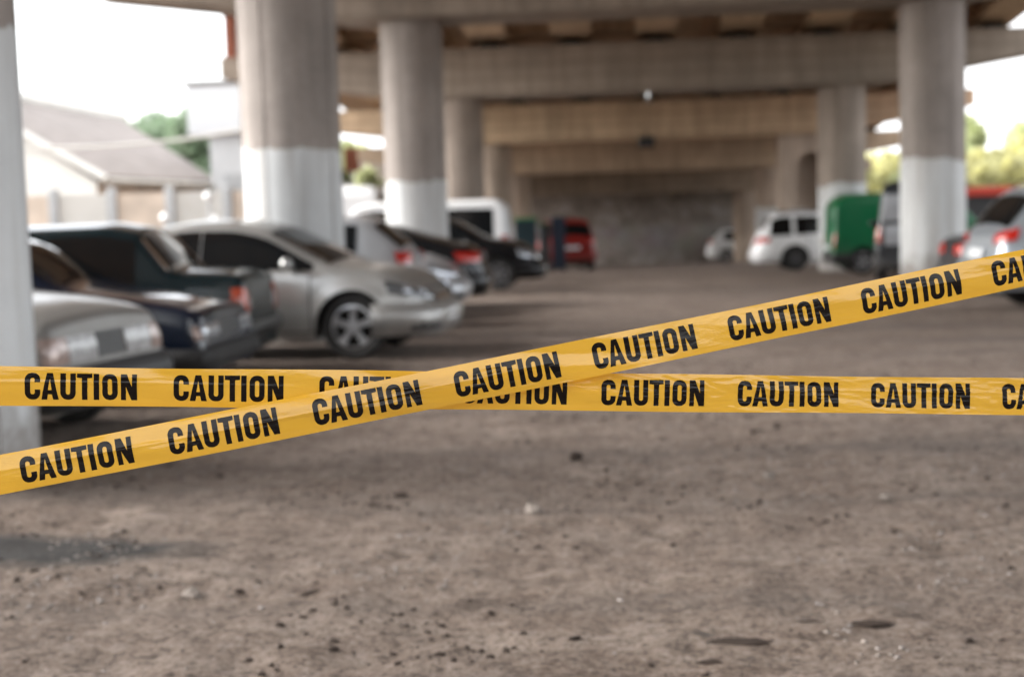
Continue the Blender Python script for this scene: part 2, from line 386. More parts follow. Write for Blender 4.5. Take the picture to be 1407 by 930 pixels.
def crossbeam(Y, label):
    zt = ztop(Y); b = MB(); X0, X1 = -10.15, 10.9; t = .75
    P = [(X0, zt), (X0, zt-.5), (COLX[0]-.8, zt-1.2), (COLX[1]+.8, zt-1.2), (X1, zt-.5), (X1, zt)]
    n_ = len(P)
    vs = [(x, -t, z) for x, z in P]+[(x, t, z) for x, z in P]
    b.add(vs, [(0, 1, 2, 3, 4, 5), (11, 10, 9, 8, 7, 6)]+[(i, i+n_, (i+1) % n_+n_, (i+1) % n_) for i in range(n_)])
    for k in range(9):   # shuttering joints, proud ribs
        x = -8+k*2.05+rng.uniform(-.2, .2)
        if COLX[0] < x < COLX[1]: b.box((x, -t-.008, zt-.6), (.05, .016, 1.19))
    o = b.build('crossbeam', concrete('beam_concrete_%d' % int(Y), {27: (.36, .30, .245), 36: (.38, .315, .255), 46: (.60, .44, .29), 55: (.50, .375, .26), 64: (.36, .28, .21)}.get(int(Y), (.35, .28, .22)), lines=True, seed=int(Y), dirt=.4))  # per-beam base colour also carries how brightly each beam is lit
    o.location = (0, Y, 0); tag(o, label, 'beam', 'cross beams on the columns')
    # bearings
    for k in range(9):
        x = 9.3-2.1*k
        c = MB(); c.box((0, 0, .06), (.55, .5, .12)); c.box((0, 0, .16), (.4, .4, .08))
        q = c.build('bearing_pad', MT['under']); q.location = (x, Y, zt)
        tag(q, 'dark bearing block between the cross beams and the girders', 'bearing', 'bearing blocks on the cross beams')
crossbeam(YS[0], 'concrete cross beam behind the camera')
crossbeam(YS[1], 'concrete cross beam nearest the camera, above the picture')
crossbeam(YS[2], 'concrete cross beam above the widest column, over the top edge')
crossbeam(YS[3], 'grey brown cross beam along the very top edge of the photo')
crossbeam(YS[4], 'large horizontal striped cross beam under the top strip of girders, reaching the right edge')
crossbeam(YS[5], 'warm tan cross beam directly below the large striped one')
crossbeam(YS[6], 'brown cross beam below the warm tan one')
crossbeam(YS[7], 'dark farthest cross beam, just above the back wall')
# deck and girders
dk = empty('bridge_deck', (0, 0, 0))
tag(dk, 'broad brown concrete overpass deck with long girders overhead', 'bridge deck')
mdk = concrete('deck_concrete', (.62, .45, .30), seed=3, dirt=.5)
b = MB(); Y0, Y1 = -3.0, 69.5
def zq(Y, dz): return ztop(Y)+dz
def slab(b, x0, x1, d0, d1, ya=None, yb=None):
    ya = Y0 if ya is None else ya; yb = Y1 if yb is None else yb
    vs = [(x, y, zq(y, d)) for y in (ya, yb) for x in (x0, x1) for d in (d0, d1)]
    b.add(vs, [(0,1,3,2),(4,6,7,5),(0,4,5,1),(2,3,7,6),(0,2,6,4),(1,5,7,3)])
slab(b, -10.25, 10.1, 1.15, 1.45); b.build('deck_slab', mdk, dk)
for k in range(9):
    x = 9.3-2.1*k
    b = MB(); x0 = x
    slab(b, x-.5, x+.5, .2, .42); slab(b, x-.14, x+.14, .42, 1.0); slab(b, x-.62, x+.62, 1.0, 1.148)
    b.build('girder', mdk, dk)
# diaphragms between the girders, over each beam
for Yb in YS:
    for k in range(8):
        if (k*7+int(Yb)) % 3:
            b = MB(); slab(b, 9.3-2.1*k-1.75, 9.3-2.1*k-.37, .35, .99, Yb-.2, Yb+.2); b.build('diaphragm', mdk, dk)
b = MB(); slab(b, -10.25, -10.0, 1.452, 2.3); slab(b, 9.85, 10.1, 1.452, 2.3); b.build('parapet', mdk, dk)
rust = simple('rusty_brick', (.25, .085, .05), .85, var=.4, scale=9)
c = MB(); c.box((0, 0, .59), (.26, .8, 1.1)); c.box((0, 0, .02), (.5, 1.0, .04))
o = c.build('rusty_bearing_post', rust); o.location = (-9.98, 36.8, ztop(36.8)+.003); tag(o, 'rusty red post standing on the left end of a cross beam against the sky', 'post')
# back wall
mw, n, p = newmat('graffiti_wall')
v = mapped(n); k1 = noise(n, 1.4, 8, .65, v); k2 = noise(n, .9, 5, .6, mapped(n, (1, 1, 1), loc=(9, 2, 1)), 'Color'); k3 = noise(n, 6, 6, .7, v)
c = ramp(n, k1, [(.3, (.13, .105, .09)), (.5, (.24, .205, .18)), (.68, (.38, .35, .33))])
k2d = mix(n, .82, k2, (.27, .235, .225)); sepw = node(n, 'ShaderNodeSeparateXYZ'); n.links.new(v, sepw.inputs[0])
band = ramp(n, math_(n, 'ADD', math_(n, 'MULTIPLY', sepw.outputs[2], .4), math_(n, 'MULTIPLY', k1, .4)), [(.3, 0), (.5, .6), (.9, .6), (1.0, 0)])
c = mix(n, band, c, k2d); c = mix(n, ramp(n, k3, [(.3, .5), (.5, 0)]), c, (.04, .035, .03))
n.links.new(c, p.inputs['Base Color']); p.inputs['Roughness'].default_value = .9; bump(n, p, k3, .4, .02)
b = MB(); b.box((0, 0, 2.0), (22, .6, 5.2)); b.box((0, -.35, .18), (21.9, .12, .5))
o = b.build('back_wall', mw); o.location = (.3, 69, gz(69)); tag(o, 'mottled dark wall with faded graffiti closing the far end under the overpass', 'wall')
# lamp under the beam
b = empty('work_lamp', (.68, 35.9, 4.33)); tag(b, 'small round lamp hanging under the middle of the large striped beam', 'lamp')
q = MB(); q.lathe([(.001, -.2), (.05, -.19), (.08, -.14), (.06, -.08), (.02, -.05), (.02, .08)], 16); q.build('lamp_shade', MT['chrome'], b, smooth=True)
q = MB(); q.tube([(0, .2, .05), (0, .0, -.03)], .02); q.build('bracket', MT['black_plastic'], b)
b = MB(); b.box((0, 0, 0), (.5, .2, .32), bev=.03); b.tube([(0, 0, .16), (0, .05, .3)], .03)
o = b.build('junction_box', MT['black_plastic']); o.location = (.78, 45.2, 3.62); tag(o, 'dark box hanging under the warm tan beam in the middle', 'junction box')

# ------------------------------------------------------------------ cars
def interp(kn, w_=.05):
    xs_ = [k[0] for k in kn]; zs_ = [k[1] for k in kn]
    def f(x):
        # average over a small window smooths the corners
        return sum(float(np.interp(x+d, xs_, zs_)) for d in (-2*w_, -w_, 0, w_, 2*w_))/5
    return f
class Car:
    def __init__(s, spec):
        s.__dict__.update(dict(L=4.3, W=1.7, sill=.24, tumble=.30, rp=.30, rt=.10, kp=.55, crown=.035, wr=.31, wxf=1.35, wxr=-1.3, arch=.37, kf=.12, kr=.10, rc=.11)); s.__dict__.update({k: v for k, v in spec.items() if k != 'side'})
        s.H = interp(s.prof, spec.get('soft', .05)); s.B = interp(s.belt)
    def sec(s, x):
        L2 = s.L/2; d = L2-abs(x)
        pin = s.kp*(s.rp-math.sqrt(max(0, s.rp**2-(s.rp-d)**2))) if d < s.rp else 0
        tin = (s.rt-math.sqrt(max(0, s.rt**2-(s.rt-d)**2)))*.8 if d < s.rt else 0
        Wb = s.W/2-pin; H = s.H(x)-tin; B = min(s.B(x)-tin*.9, H-.035)
        zb = s.sill+tin*.4
        for xw in (s.wxf, s.wxr):
            if abs(x-xw) < s.arch: zb = max(zb, s.wr+math.sqrt(s.arch**2-(x-xw)**2))
        pts = []; zm = B*.62
        for i in range(12):
            z = zb+(B-zb)*i/11
            k = 1-.055*((zm-z)/(zm-s.sill))**2 if z < zm else 1-.045*((z-zm)/(B-zm))**2
            # a soft flare over the wheels
            fl = 0
            for xw in (s.wxf, s.wxr):
                q = math.hypot(x-xw, z-s.wr)
                if q < s.arch+.12: fl = max(fl, .018*(1-abs(q-s.arch)/.12))
            pts.append((Wb*k+max(fl, 0)*(d > .25), z))
        yB = pts[-1][0]; rc = min(s.rc, (H-B)*.6); Hc = H-rc
        for i in range(1, 8):
            z = B+(Hc-B)*i/7; pts.append((yB-.012-s.tumble*(z-B), z))
        yg = pts[-1][0]; P0 = (yg, Hc); P1 = (yg-s.tumble*rc, H-.004); y2 = yg-rc*1.5-.02; P2 = (y2, H+.006)
        for i in range(1, 6):
            t = i/5; pts.append(tuple((1-t)**2*P0[j]+2*t*(1-t)*P1[j]+t*t*P2[j] for j in (0, 1)))
        for i in range(1, 9):
            y = y2*(1-i/8); pts.append((y, H+.006+s.crown*(1-(y/y2)**2)))
        return pts
    def df(s, x, y, z):
        L2 = s.L/2
        wf = max(0, min(1, (x-(L2-.8))/.8)); wr_ = max(0, min(1, (-x-(L2-.8))/.8))
        x -= s.kf*max(0, z-.48)*wf**2*1.5; x += s.kr*max(0, z-.55)*wr_**2*1.5
        return (x, y, z)
    def side(s, x, z, off=0, sg=-1):
        p = s.sec(x); zs_ = [q[1] for q in p[:22]]; ys_ = [q[0] for q in p[:22]]
        return s.df(x, sg*(float(np.interp(z, zs_, ys_))+off), z)
    def top(s, x, v, off=0):
        p = s.sec(x)[19:]; ys_ = [q[0] for q in p][::-1]; zs_ = [q[1] for q in p][::-1]
        ym = s.sec(x)[20][0]; y = abs(v)*ym; z = float(np.interp(y, ys_, zs_))
        dz = (s.H(x+.03)-s.H(x-.03))/.06; nl = math.hypot(1, dz)
        return s.df(x-off*dz/nl, y*(1 if v > 0 else -1), z+off/nl)
    def wrap(s, end, sv, z, off):
        L2 = s.L/2; key = (end, round(z, 3))
        if not hasattr(s, '_w'): s._w = {}
        if key not in s._w:
            xs_ = [L2-k for k in (0, .004, .015, .035, .06, .09, .13, .18, .24, .3, .4, .5, .6, .7, .8)]
            Yv = []
            for x in xs_:
                p = s.sec(end*x); Yv.append(float(np.interp(z, [q[1] for q in p[:22]], [q[0] for q in p[:22]])))
            P = [(L2, Yv[0]*i/6) for i in range(6)]+list(zip(xs_, Yv)); P = np.array(P)
            S = np.concatenate([[0], np.cumsum(np.hypot(*np.diff(P, axis=0).T))]); s._w[key] = (P, S)
        P, S = s._w[key]; a = abs(sv)
        def at(t): return np.array([np.interp(t, S, P[:, 0]), np.interp(t, S, P[:, 1])])
        q = at(a); tv = at(a+.03)-at(max(0, a-.03)); tv /= max(1e-6, np.hypot(*tv)); nrm = np.array([tv[1], -tv[0]])
        if a < 1e-6: nrm = np.array([1., 0.])
        q = q+nrm*off; return s.df(end*q[0], q[1]*(1 if sv >= 0 else -1), z)
    def patch(s, end, s0, s1, z0, z1, off, bulge=0, ns=12, nz=5):
        b = MB(); z0f = z0 if callable(z0) else (lambda t: z0); z1f = z1 if callable(z1) else (lambda t: z1)
        P = []
        for j in range(-1, nz+2):
            row = []
            for i in range(-1, ns+2):
                ti = min(max(i, 0), ns)/ns; tj = min(max(j, 0), nz)/nz
                sv = s0+(s1-s0)*ti; z = z0f(ti)+(z1f(ti)-z0f(ti))*tj
                edge = i in (-1, ns+1) or j in (-1, nz+1)
                row.append(s.wrap(end, sv, z, -.02 if edge else off+bulge*math.sin(math.pi*tj)))
            P.append(row)
        b.grid(P); return b
    def stations(s):
        L2 = s.L/2; xs_ = set([round(k, 4) for k in np.linspace(-L2+.3, L2-.3, 46)])
        for k in (0, .004, .015, .035, .06, .09, .13, .18, .24): xs_ |= {L2-k, -L2+k}
        for xw in (s.wxf, s.wxr):
            for a in range(0, 181, 12): xs_.add(round(xw+s.arch*.9999*math.cos(R(a)), 4))
        xs_ = sorted(xs_); out = [xs_[0]]
        for x in xs_[1:]:
            if x-out[-1] > .003: out.append(x)
        return out

def build_wheel(root, x, y, r, sg, spokes=5, rimmat='rim', wdt=.2):
    b = MB(); h = wdt/2; ri = r*.66
    b.lathe([(ri, -h*.8), (r*.9, -h), (r*.985, -h*.75), (r, -h*.3), (r, h*.3), (r*.985, h*.75), (r*.9, h), (ri, h*.8), (ri*.97, h*.2), (ri*.97, -h*.2), (ri, -h*.8)], 36, 'Y')
    w_ = b.build('wheel', MT['tyre'], root, smooth=True); w_.location = (x, y, r)
    b = MB(); o_ = sg*h
    b.lathe([(ri*1.01, o_*.82), (ri*.93, o_*.86), (ri*.9, o_*.5), (ri*.9, -o_*.3)], 30, 'Y')
    b.mi = 1; b.lathe([(ri*.95, o_*.15), (.001, o_*.15)], 24, 'Y'); b.mi = 0
    b.lathe([(.001, o_*.8), (ri*.2, o_*.78), (ri*.24, o_*.5)], 16, 'Y')
    for k in range(spokes):
        a = 2*math.pi*k/spokes+.3; ca, sa = math.cos(a), math.sin(a); w0, w1 = ri*.15, ri*(.62/spokes+.035)
        vs = []
        for rad, wd, dep in ((ri*.12, w0, .78), (ri*.6, w1*.9, .72), (ri*.93, w1*1.25, .84)):
            for q in (-1, 1):
                for dd in (0, -.25): vs.append((rad*ca-q*wd*sa, o_*(dep+dd), rad*sa+q*wd*ca))
        fs = []
        for i in range(2):
            a_ = i*4; fs += [(a_, a_+2, a_+6, a_+4), (a_+1, a_+5, a_+7, a_+3), (a_, a_+4, a_+5, a_+1), (a_+2, a_+3, a_+7, a_+6)]
        b.add(vs, fs)
    b.build('rim', [MT[rimmat], MT['under']], w_, smooth=True)
    return w_

def make_car(name, spec, paint, loc, rz, label, cat, group='cars parked along the columns'):
    s = Car(spec); root = empty(name, (loc[0], loc[1], gz(loc[1])), rz)
    tag(root, label, cat, group)
    st = s.stations(); P = []
    for x in st:
        h = s.sec(x); ring = [s.df(x, -y, z) for y, z in h]+[s.df(x, y, z) for y, z in h[::-1][1:]]; P.append(ring)
    b = MB(); b.grid(P); n_ = len(P[0])
    for e in (0, -1):
        ring = P[e]; h = n_//2; vs = ring; fs = [(i, i+1, n_-2-i, n_-1-i) for i in range(h)]; b.add(vs, fs)
    b.build('body', paint, root, smooth=True, ang=50)
    b = MB(); b.box((0, 0, .47), (s.L-.3, s.W-.62, .5)); b.box(((s.wxf+s.wxr)/2, 0, .4), (s.wxf-s.wxr-2*s.arch-.02, s.W-.12, .32)); b.build('underbody', MT['under'], root)
    for xw in (s.wxf, s.wxr):
        for sg in (-1, 1): build_wheel(root, xw, sg*(s.W/2-.11), s.wr, sg, spec.get('spokes', 5), spec.get('rim', 'rim'))
    # glass
    def top_glass(nm, x0, x1, k=.97):
        b = MB(); b.grid([[s.top(x0+(x1-x0)*i/10, k*(-1+2*j/12), .006) for j in range(13)] for i in range(11)]); b.build(nm, MT['glass'], root, smooth=True)
    if 'ws' in spec: top_glass('windscreen', *spec['ws'])
    if 'rw' in spec: top_glass('rear_window', *spec['rw'])
    if spec.get('trim'):
        for key in ('ws', 'rw'):
            x0, x1 = spec[key]
            for sg in (-1, 1):
                b = MB(); b.tube([s.top(x0+(x1-x0)*i/8, sg*.99, .012) for i in range(9)], .014, 6); b.build('window_trim', MT['chrome'], root)
        for sg in (-1, 1):
            b = MB(); xa, xb = spec['side'][0][0], spec['side'][-1][1]; b.tube([s.side(xa+(xb-xa)*i/10, s.B(xa+(xb-xa)*i/10)+.02, .01, sg) for i in range(11)], .010, 6); b.build('belt_trim', MT['chrome'], root)
    for (xa, xb) in spec.get('side', []):
        for sg in (-1, 1):
            rows = []
            for i in range(13):
                x = xa+(xb-xa)*i/12; lo = s.B(x)+.035; hi = s.H(x)-spec.get('wtop', .085)
                if hi < lo+.01: hi = lo+.01
                rows.append([s.side(x, lo+(hi-lo)*j/5, .005, sg) for j in range(6)])
            b = MB(); b.grid(rows); b.build('side_window', MT['glass'], root, smooth=True)
    for (xa, xb) in spec.get('doors', []):
        for sg in (-1, 1):
            b = MB(); xs_ = [xa, xa+.012]+[xa+(xb-xa)*i/8 for i in range(1, 8)]+[xb-.012, xb]
            zs_ = []
            rows = []
            for x in xs_:
                z0 = s.sec(x)[0][1]+.05; z1 = s.B(x)-.01
                zz = [z0, z0+.012]+[z0+(z1-z0)*j/8 for j in range(1, 8)]+[z1-.01, z1]
                rows.append([s.side(x, z, .004, sg) for z in zz])
            nn, mm = len(rows), len(rows[0])
            for i in range(nn-1):
                for j in range(mm-1):
                    b.mi = 1 if i in (0, nn-2) or j == 0 else 0
                    b.add([rows[i][j], rows[i+1][j], rows[i+1][j+1], rows[i][j+1]], [(0, 1, 2, 3)])
            d = b.build('door', [paint, MT['seam']], root, smooth=False)
            hx = xa+.16 ; hz = s.B(hx)-.13; q = s.side(hx, hz, .02, sg)
            b = MB(); b.box(q, (.17, .03, .03), bev=.01); b.build('handle', paint if spec.get('modern', 1) else MT['chrome'], d)
    # bumpers
    for end in (1, -1):
        z0, z1 = spec['bump']; bb = s.patch(end, -s.W*.5-.42, s.W*.5+.42, z0, z1, spec.get('boff', .012), spec.get('bbul', .035), 28, 6)
        bb.build('bumper', {'paint': paint, 'black': MT['black_plastic'], 'dark_plastic': MT['tyre'], 'chrome': MT['dark_chrome']}[spec.get('bmat', 'paint')], root, smooth=True)
        if spec.get('plate', 1): b = s.patch(end, -.26, .26, spec.get('pz', .42), spec.get('pz', .42)+.115, .06 if end == 1 else .055, 0, 4, 2); b.build('number_plate', MT['plate'], root)
    for (end, s0, s1, z0, z1, mt, nm) in spec['lights']:
        for sg in (-1, 1):
            if isinstance(z0, tuple): z0f = (lambda t, a=z0: a[0]+(a[1]-a[0])*t); z1f = (lambda t, a=z1: a[0]+(a[1]-a[0])*t)
            else: z0f, z1f = z0, z1
            s.patch(end, sg*s0, sg*s1, z0f, z1f, .012, .012, 8, 5).build(nm, MT[mt], root, smooth=True)
    if 'grille' in spec:
        a, z0, z1 = spec['grille']; gb = s.patch(1, -a, a, z0, z1, .006, 0, 8, 3); go = gb.build('grille', MT[spec.get('gmat', 'grille')], root)
        gb = MB()
        for k in range(4):
            z = z0+(z1-z0)*(k+.5)/4; gb.grid([[s.wrap(1, -a+2*a*i/8, z+dz, .016) for dz in (-.008, .008)] for i in range(9)])
        gb.build('slat', MT['chrome'] if spec.get('chromegrille', 1) else MT['black_plastic'], go)
    if 'intake' in spec:
        for (s0, s1, z0, z1) in spec['intake']:
            for sg in ((-1, 1) if s0 > 0 else (1,)): s.patch(1, sg*s0, sg*s1, z0, z1, .055, 0, 6, 2).build('air_intake', MT['grille'], root)
    if 'mirror' in spec:
        mx, mz = spec['mirror']
        for sg in (-1, 1):
            q = s.side(mx, mz, .0, sg); b = MB(); b.box((q[0]-.02, q[1]+sg*.13, q[2]+.05), (.11, .2, .14), bev=.045); b.box((q[0], q[1]+sg*.03, q[2]), (.06, .08, .05)); b.build('mirror', paint, root, smooth=True, ang=60)
    if spec.get('roofrail'):
        xa, xb = spec['roofrail']
        for sg in (-1, 1):
            b = MB(); y = s.sec((xa+xb)/2)[20][0]*.96; z = s.H((xa+xb)/2)+.05
            b.tube([(xa, sg*y, s.H(xa)), (xa+.1, sg*y, z), (xb-.1, sg*y, z), (xb, sg*y, s.H(xb))], .016); b.build('roof_rail', MT['black_plastic'], root)
    return root

MODERN = dict(L=4.70, W=1.80, prof=[(-2.35,.90),(-2.2,1.02),(-1.75,1.08),(-1.55,1.12),(-.85,1.40),(-.4,1.47),(.1,1.46),(.45,1.38),(1.20,.985),(1.35,.955),(1.8,.90),(2.15,.80),(2.35,.66)],
    belt=[(-2.35,.82),(-1.5,.98),(0,.94),(1.15,.90),(2.0,.78),(2.35,.60)], wxf=1.42, wxr=-1.33, wr=.328, arch=.375, ws=(.5,1.17), rw=(-1.5,-.88), side=[(-1.35,-.265),(-.25,1.0)],
    doors=[(-1.0,-.12),(-.1,.98)], bump=(.24,.58), bbul=.05, pz=.36, mirror=(.78,.97), tumble=.42, rp=.55, kp=.62, rt=.22, kf=.30,
    lights=[(1,.50,1.10,(.60,.68),(.68,.82),'lamp_clear','headlight'),(-1,.5,1.05,(.72,.76),(.88,.90),'lamp_red','tail_light')],
    grille=(.34,.56,.66), intake=[(.52,.80,.30,.42)], kr=.2)
DCAR = dict(MODERN); DCAR.update(wr=.345, arch=.392, intake=[(.50,.92,.30,.43)], L=4.50, lights=[(1,.50,1.10,(.60,.68),(.68,.82),'lamp_smoke','headlight'),(1,.60,.70,.66,.74,'lamp_clear','lamp_reflector'),(1,.80,.90,.68,.76,'lamp_clear','lamp_reflector')], prof=[(x-.05 if x < 0 else x-.0, z) for x, z in MODERN['prof'][:-2]]+[(2.06,.80),(2.25,.68)], rw=(-1.5,-.93))
SAL80 = dict(L=4.30, W=1.56, prof=[(-2.15,.86),(-2.05,.93),(-1.35,.97),(-1.25,1.0),(-.85,1.36),(-.5,1.40),(.2,1.38),(.42,1.32),(.95,.965),(1.1,.93),(1.9,.80),(2.1,.76),(2.15,.72)],
    belt=[(-2.15,.82),(0,.88),(1,.87),(2.15,.69)], wxf=1.38, wxr=-1.2, wr=.30, arch=.345, ws=(.46,.93), rw=(-1.22,-.87), side=[(-1.0,-.15),(-.08,.72)], doors=[(-.95,-.1),(-.08,.85)],
    bump=(.30,.46), bbul=.03, boff=.05, bmat='black', pz=.34, mirror=(.66,.90), tumble=.36, rp=.12, kp=.7, rt=.05, kf=.10,
    lights=[(1,.32,.52,.53,.66,'lamp_clear','headlight'),(1,.54,.72,.53,.66,'lamp_clear','headlight'),(1,.74,.80,.53,.64,'lamp_pale','indicator'),(-1,.45,.9,.58,.76,'lamp_red','tail_light')],
    grille=(.28,.52,.66), chromegrille=0, modern=0, spokes=7)
BOXY = dict(soft=.022, trim=1, L=4.10, W=1.60, prof=[(-2.05,.93),(-2.0,.98),(-1.45,1.01),(-1.34,1.04),(-1.04,1.40),(-.72,1.46),(.35,1.45),(.52,1.38),(.88,.99),(1.0,.96),(1.9,.90),(2.05,.84)],
    belt=[(-2.05,.86),(0,.90),(2.05,.80)], wxf=1.25, wxr=-1.15, wr=.295, arch=.335, ws=(.55,.86), rw=(-1.32,-1.07), side=[(-1.02,-.20),(-.12,.72)], doors=[(-.86,-.14),(-.08,.8)],
    bump=(.38,.52), bbul=.025, boff=.05, bmat='chrome', pz=.56, mirror=(.68,.93), tumble=.30, rp=.05, kp=.7, rt=.03, kf=.03, kr=.03,
    lights=[(-1,.56,.62,.62,.78,'lamp_clear','reversing_light'),(-1,.625,.86,.60,.86,'lamp_orange','tail_light'),(1,.4,.68,.58,.76,'lamp_clear','headlight')], grille=(.36,.56,.76), modern=0, rim='steel_rim', spokes=8)
OLDA = dict(SAL80); OLDA.update(L=4.2, W=1.56, prof=[(-2.1,.86),(-2.0,.93),(-1.3,.97),(-1.2,1.0),(-.8,1.33),(-.5,1.37),(.15,1.36),(.38,1.3),(.9,.99),(1.05,1.0),(1.7,.94),(2.0,.88),(2.1,.82)],
    belt=[(-2.1,.82),(0,.90),(1,.92),(2.1,.78)], lights=[(1,.20,.555,.57,.75,'lamp_dull','headlight'),(1,.565,.80,.57,.75,'lamp_pale','indicator'),(-1,.45,.9,.58,.76,'lamp_red','tail_light')],
    bump=(.27,.54), bbul=.05, grille=(.17,.58,.75), pz=.40, gmat='grey_slats', rim='steel_rim', chromegrille=0, rp=.10)
HATCH = dict(L=4.15, W=1.70, prof=[(-2.07,.92),(-2.0,1.08),(-1.55,1.42),(-1.3,1.49),(.1,1.48),(.5,1.38),(1.15,1.0),(1.3,.96),(1.9,.82),(2.07,.70)], belt=[(-2.07,.86),(-1.4,.98),(0,.93),(1.1,.9),(2.07,.66)],
    wxf=1.28, wxr=-1.25, wr=.31, arch=.355, ws=(.52,1.12), rw=(-1.97,-1.58), side=[(-1.34,-.25),(-.17,.9)], doors=[(-1.0,-.15),(-.13,.95)], bump=(.24,.55), bbul=.05, pz=.62, mirror=(.8,.96), tumble=.33, rp=.32, rt=.12, kf=.2, kr=.1,
    lights=[(-1,.48,.85,.88,1.03,'lamp_red','tail_light'),(-1,.3,.475,.88,1.0,'lamp_clear','reversing_light'),(1,.45,.98,.60,.74,'lamp_clear','headlight')], grille=(.3,.55,.64))
COUPE = dict(MODERN); COUPE.update(L=4.5, W=1.75, prof=[(-2.25,.92),(-2.15,1.0),(-1.8,1.03),(-.7,1.36),(-.2,1.41),(.2,1.39),(.5,1.30),(1.15,.96),(1.3,.93),(2.05,.78),(2.25,.62)], belt=[(-2.25,.84),(-1.5,.95),(0,.91),(1.15,.88),(2.25,.58)],
    wxf=1.34, wxr=-1.3, ws=(.55,1.12), rw=(-1.65,-.75), side=[(-1.4,-.3),(-.22,.92)], lights=[(-1,.48,1.05,.76,.92,'lamp_red','tail_light'),(-1,.3,.475,.78,.9,'lamp_clear','reversing_light'),(1,.5,1.0,.58,.72,'lamp_clear','headlight')])
CROSS = dict(MODERN); CROSS.update(L=4.6, W=1.82, prof=[(-2.3,1.0),(-2.2,1.12),(-1.7,1.5),(-1.3,1.58),(.1,1.56),(.5,1.44),(1.15,1.08),(1.3,1.05),(2.0,.93),(2.3,.74)], belt=[(-2.3,.92),(0,1.0),(1.15,.98),(2.3,.68)], wxf=1.4, wxr=-1.3, wr=.345, arch=.40,
    side=[(-1.9,-1.35),(-1.22,-.3),(-.22,.95)], ws=(.55,1.12), rw=(-2.15,-1.75), lights=[(1,.48,1.12,(.64,.72),(.76,.88),'lamp_clear','headlight'),(-1,.5,1.0,.8,1.0,'lamp_red','tail_light')], spokes=6, rim='dull_rim')
SUV = dict(L=4.65, W=1.86, prof=[(-2.32,1.0),(-2.25,1.10),(-1.82,1.55),(-1.5,1.67),(.0,1.69),(.4,1.62),(1.02,1.12),(1.2,1.09),(2.1,.97),(2.32,.85)], belt=[(-2.32,.94),(-1.5,1.08),(1.1,1.02),(2.32,.8)], sill=.3, wxf=1.4, wxr=-1.38, wr=.36, arch=.415,
    ws=(.45,1.0), rw=(-2.22,-1.86), side=[(-1.9,-1.35),(-1.22,-.3),(-.22,.85)], doors=[(-1.05,-.18),(-.15,.92)], bump=(.34,.68), bbul=.05, pz=.72, mirror=(.75,1.08), tumble=.27, rp=.35, rt=.12, kf=.1, kr=.12,
    lights=[(-1,.56,.98,(.90,.96),(1.02,1.12),'lamp_red','tail_light'),(1,.5,1.0,.72,.88,'lamp_clear','headlight')], grille=(.3,.7,.85), roofrail=(-1.6,.2))
ESTATE = dict(MODERN); ESTATE.update(L=4.75, W=1.78, prof=[(-2.37,.95),(-2.3,1.1),(-2.0,1.42),(-1.7,1.5),(.2,1.52),(.55,1.42),(1.3,1.0),(1.45,.97),(2.1,.86),(2.37,.72)], belt=[(-2.37,.88),(0,.95),(1.25,.93),(2.37,.68)], ws=(.6,1.25), rw=(-2.27,-2.03),
    side=[(-2.0,-1.4),(-1.3,-.3),(-.22,1.0)], roofrail=(-1.7,.2), rim='steel_rim', spokes=8)
VAN = dict(L=4.8, W=1.85, prof=[(-2.4,1.75),(-2.36,1.88),(-2.1,1.96),(.9,1.96),(1.25,1.86),(1.75,1.20),(1.9,1.12),(2.3,.98),(2.4,.85)], belt=[(-2.4,1.0),(1.6,1.0),(2.4,.8)], wxf=1.55, wxr=-1.5, wr=.33, arch=.38, tumble=.13, rp=.16, rt=.10, kf=.1, kr=.02, rc=.14,
    ws=(1.28,1.72), side=[(-2.1,-1.0),(-.9,.25),(.35,1.2)], doors=[(.3,1.25)], bump=(.26,.52), pz=.56, mirror=(1.25,1.1), lights=[(-1,.72,.93,.62,1.15,'lamp_red','tail_light'),(1,.5,.95,.66,.86,'lamp_clear','headlight')], grille=(.35,.6,.78), rim='steel_rim')
SVAN = dict(VAN); SVAN.update(L=4.1, W=1.74, prof=[(-2.05,1.85),(-2.02,1.95),(-1.8,2.0),(.5,1.98),(.85,1.88),(1.35,1.2),(1.5,1.12),(1.95,.98),(2.05,.85)], belt=[(-2.05,1.0),(1.2,1.0),(2.05,.8)], wxf=1.3, wxr=-1.25, ws=(.88,1.3), side=[(-1.8,-.7),(-.6,.1)], doors=[(.0,.9)], mirror=(.85,1.1),
    lights=[(-1,.08,.70,1.22,1.75,'sky_pale_glass','rear_window'),(-1,.08,.68,.74,1.14,'sky_pale_glass','rear_door_panel'),(-1,.74,.84,.8,1.1,'lamp_orange','tail_light'),(1,.5,.95,.66,.86,'lamp_clear','headlight')])
GVAN = dict(VAN); GVAN.update(rp=.07, tumble=.07, soft=.03, rc=.10, L=4.3, W=1.74, prof=[(-2.15,1.55),(-2.12,1.70),(-1.85,1.84),(.3,1.84),(.6,1.76),(1.15,1.12),(1.3,1.06),(2.0,.9),(2.15,.74)], belt=[(-2.15,1.0),(1.1,.98),(2.15,.7)], wxf=1.3, wxr=-1.5, wr=.31, arch=.35, ws=(.63,1.12), side=[(-.2,.75)], doors=[(-.25,.8)], mirror=(.7,1.05), rim='rim', bump=(.26,.50), bmat='black',
    lights=[(-1,.76,.86,.62,.95,'lamp_orange','tail_light'),(1,.5,.9,.62,.8,'lamp_clear','headlight')])
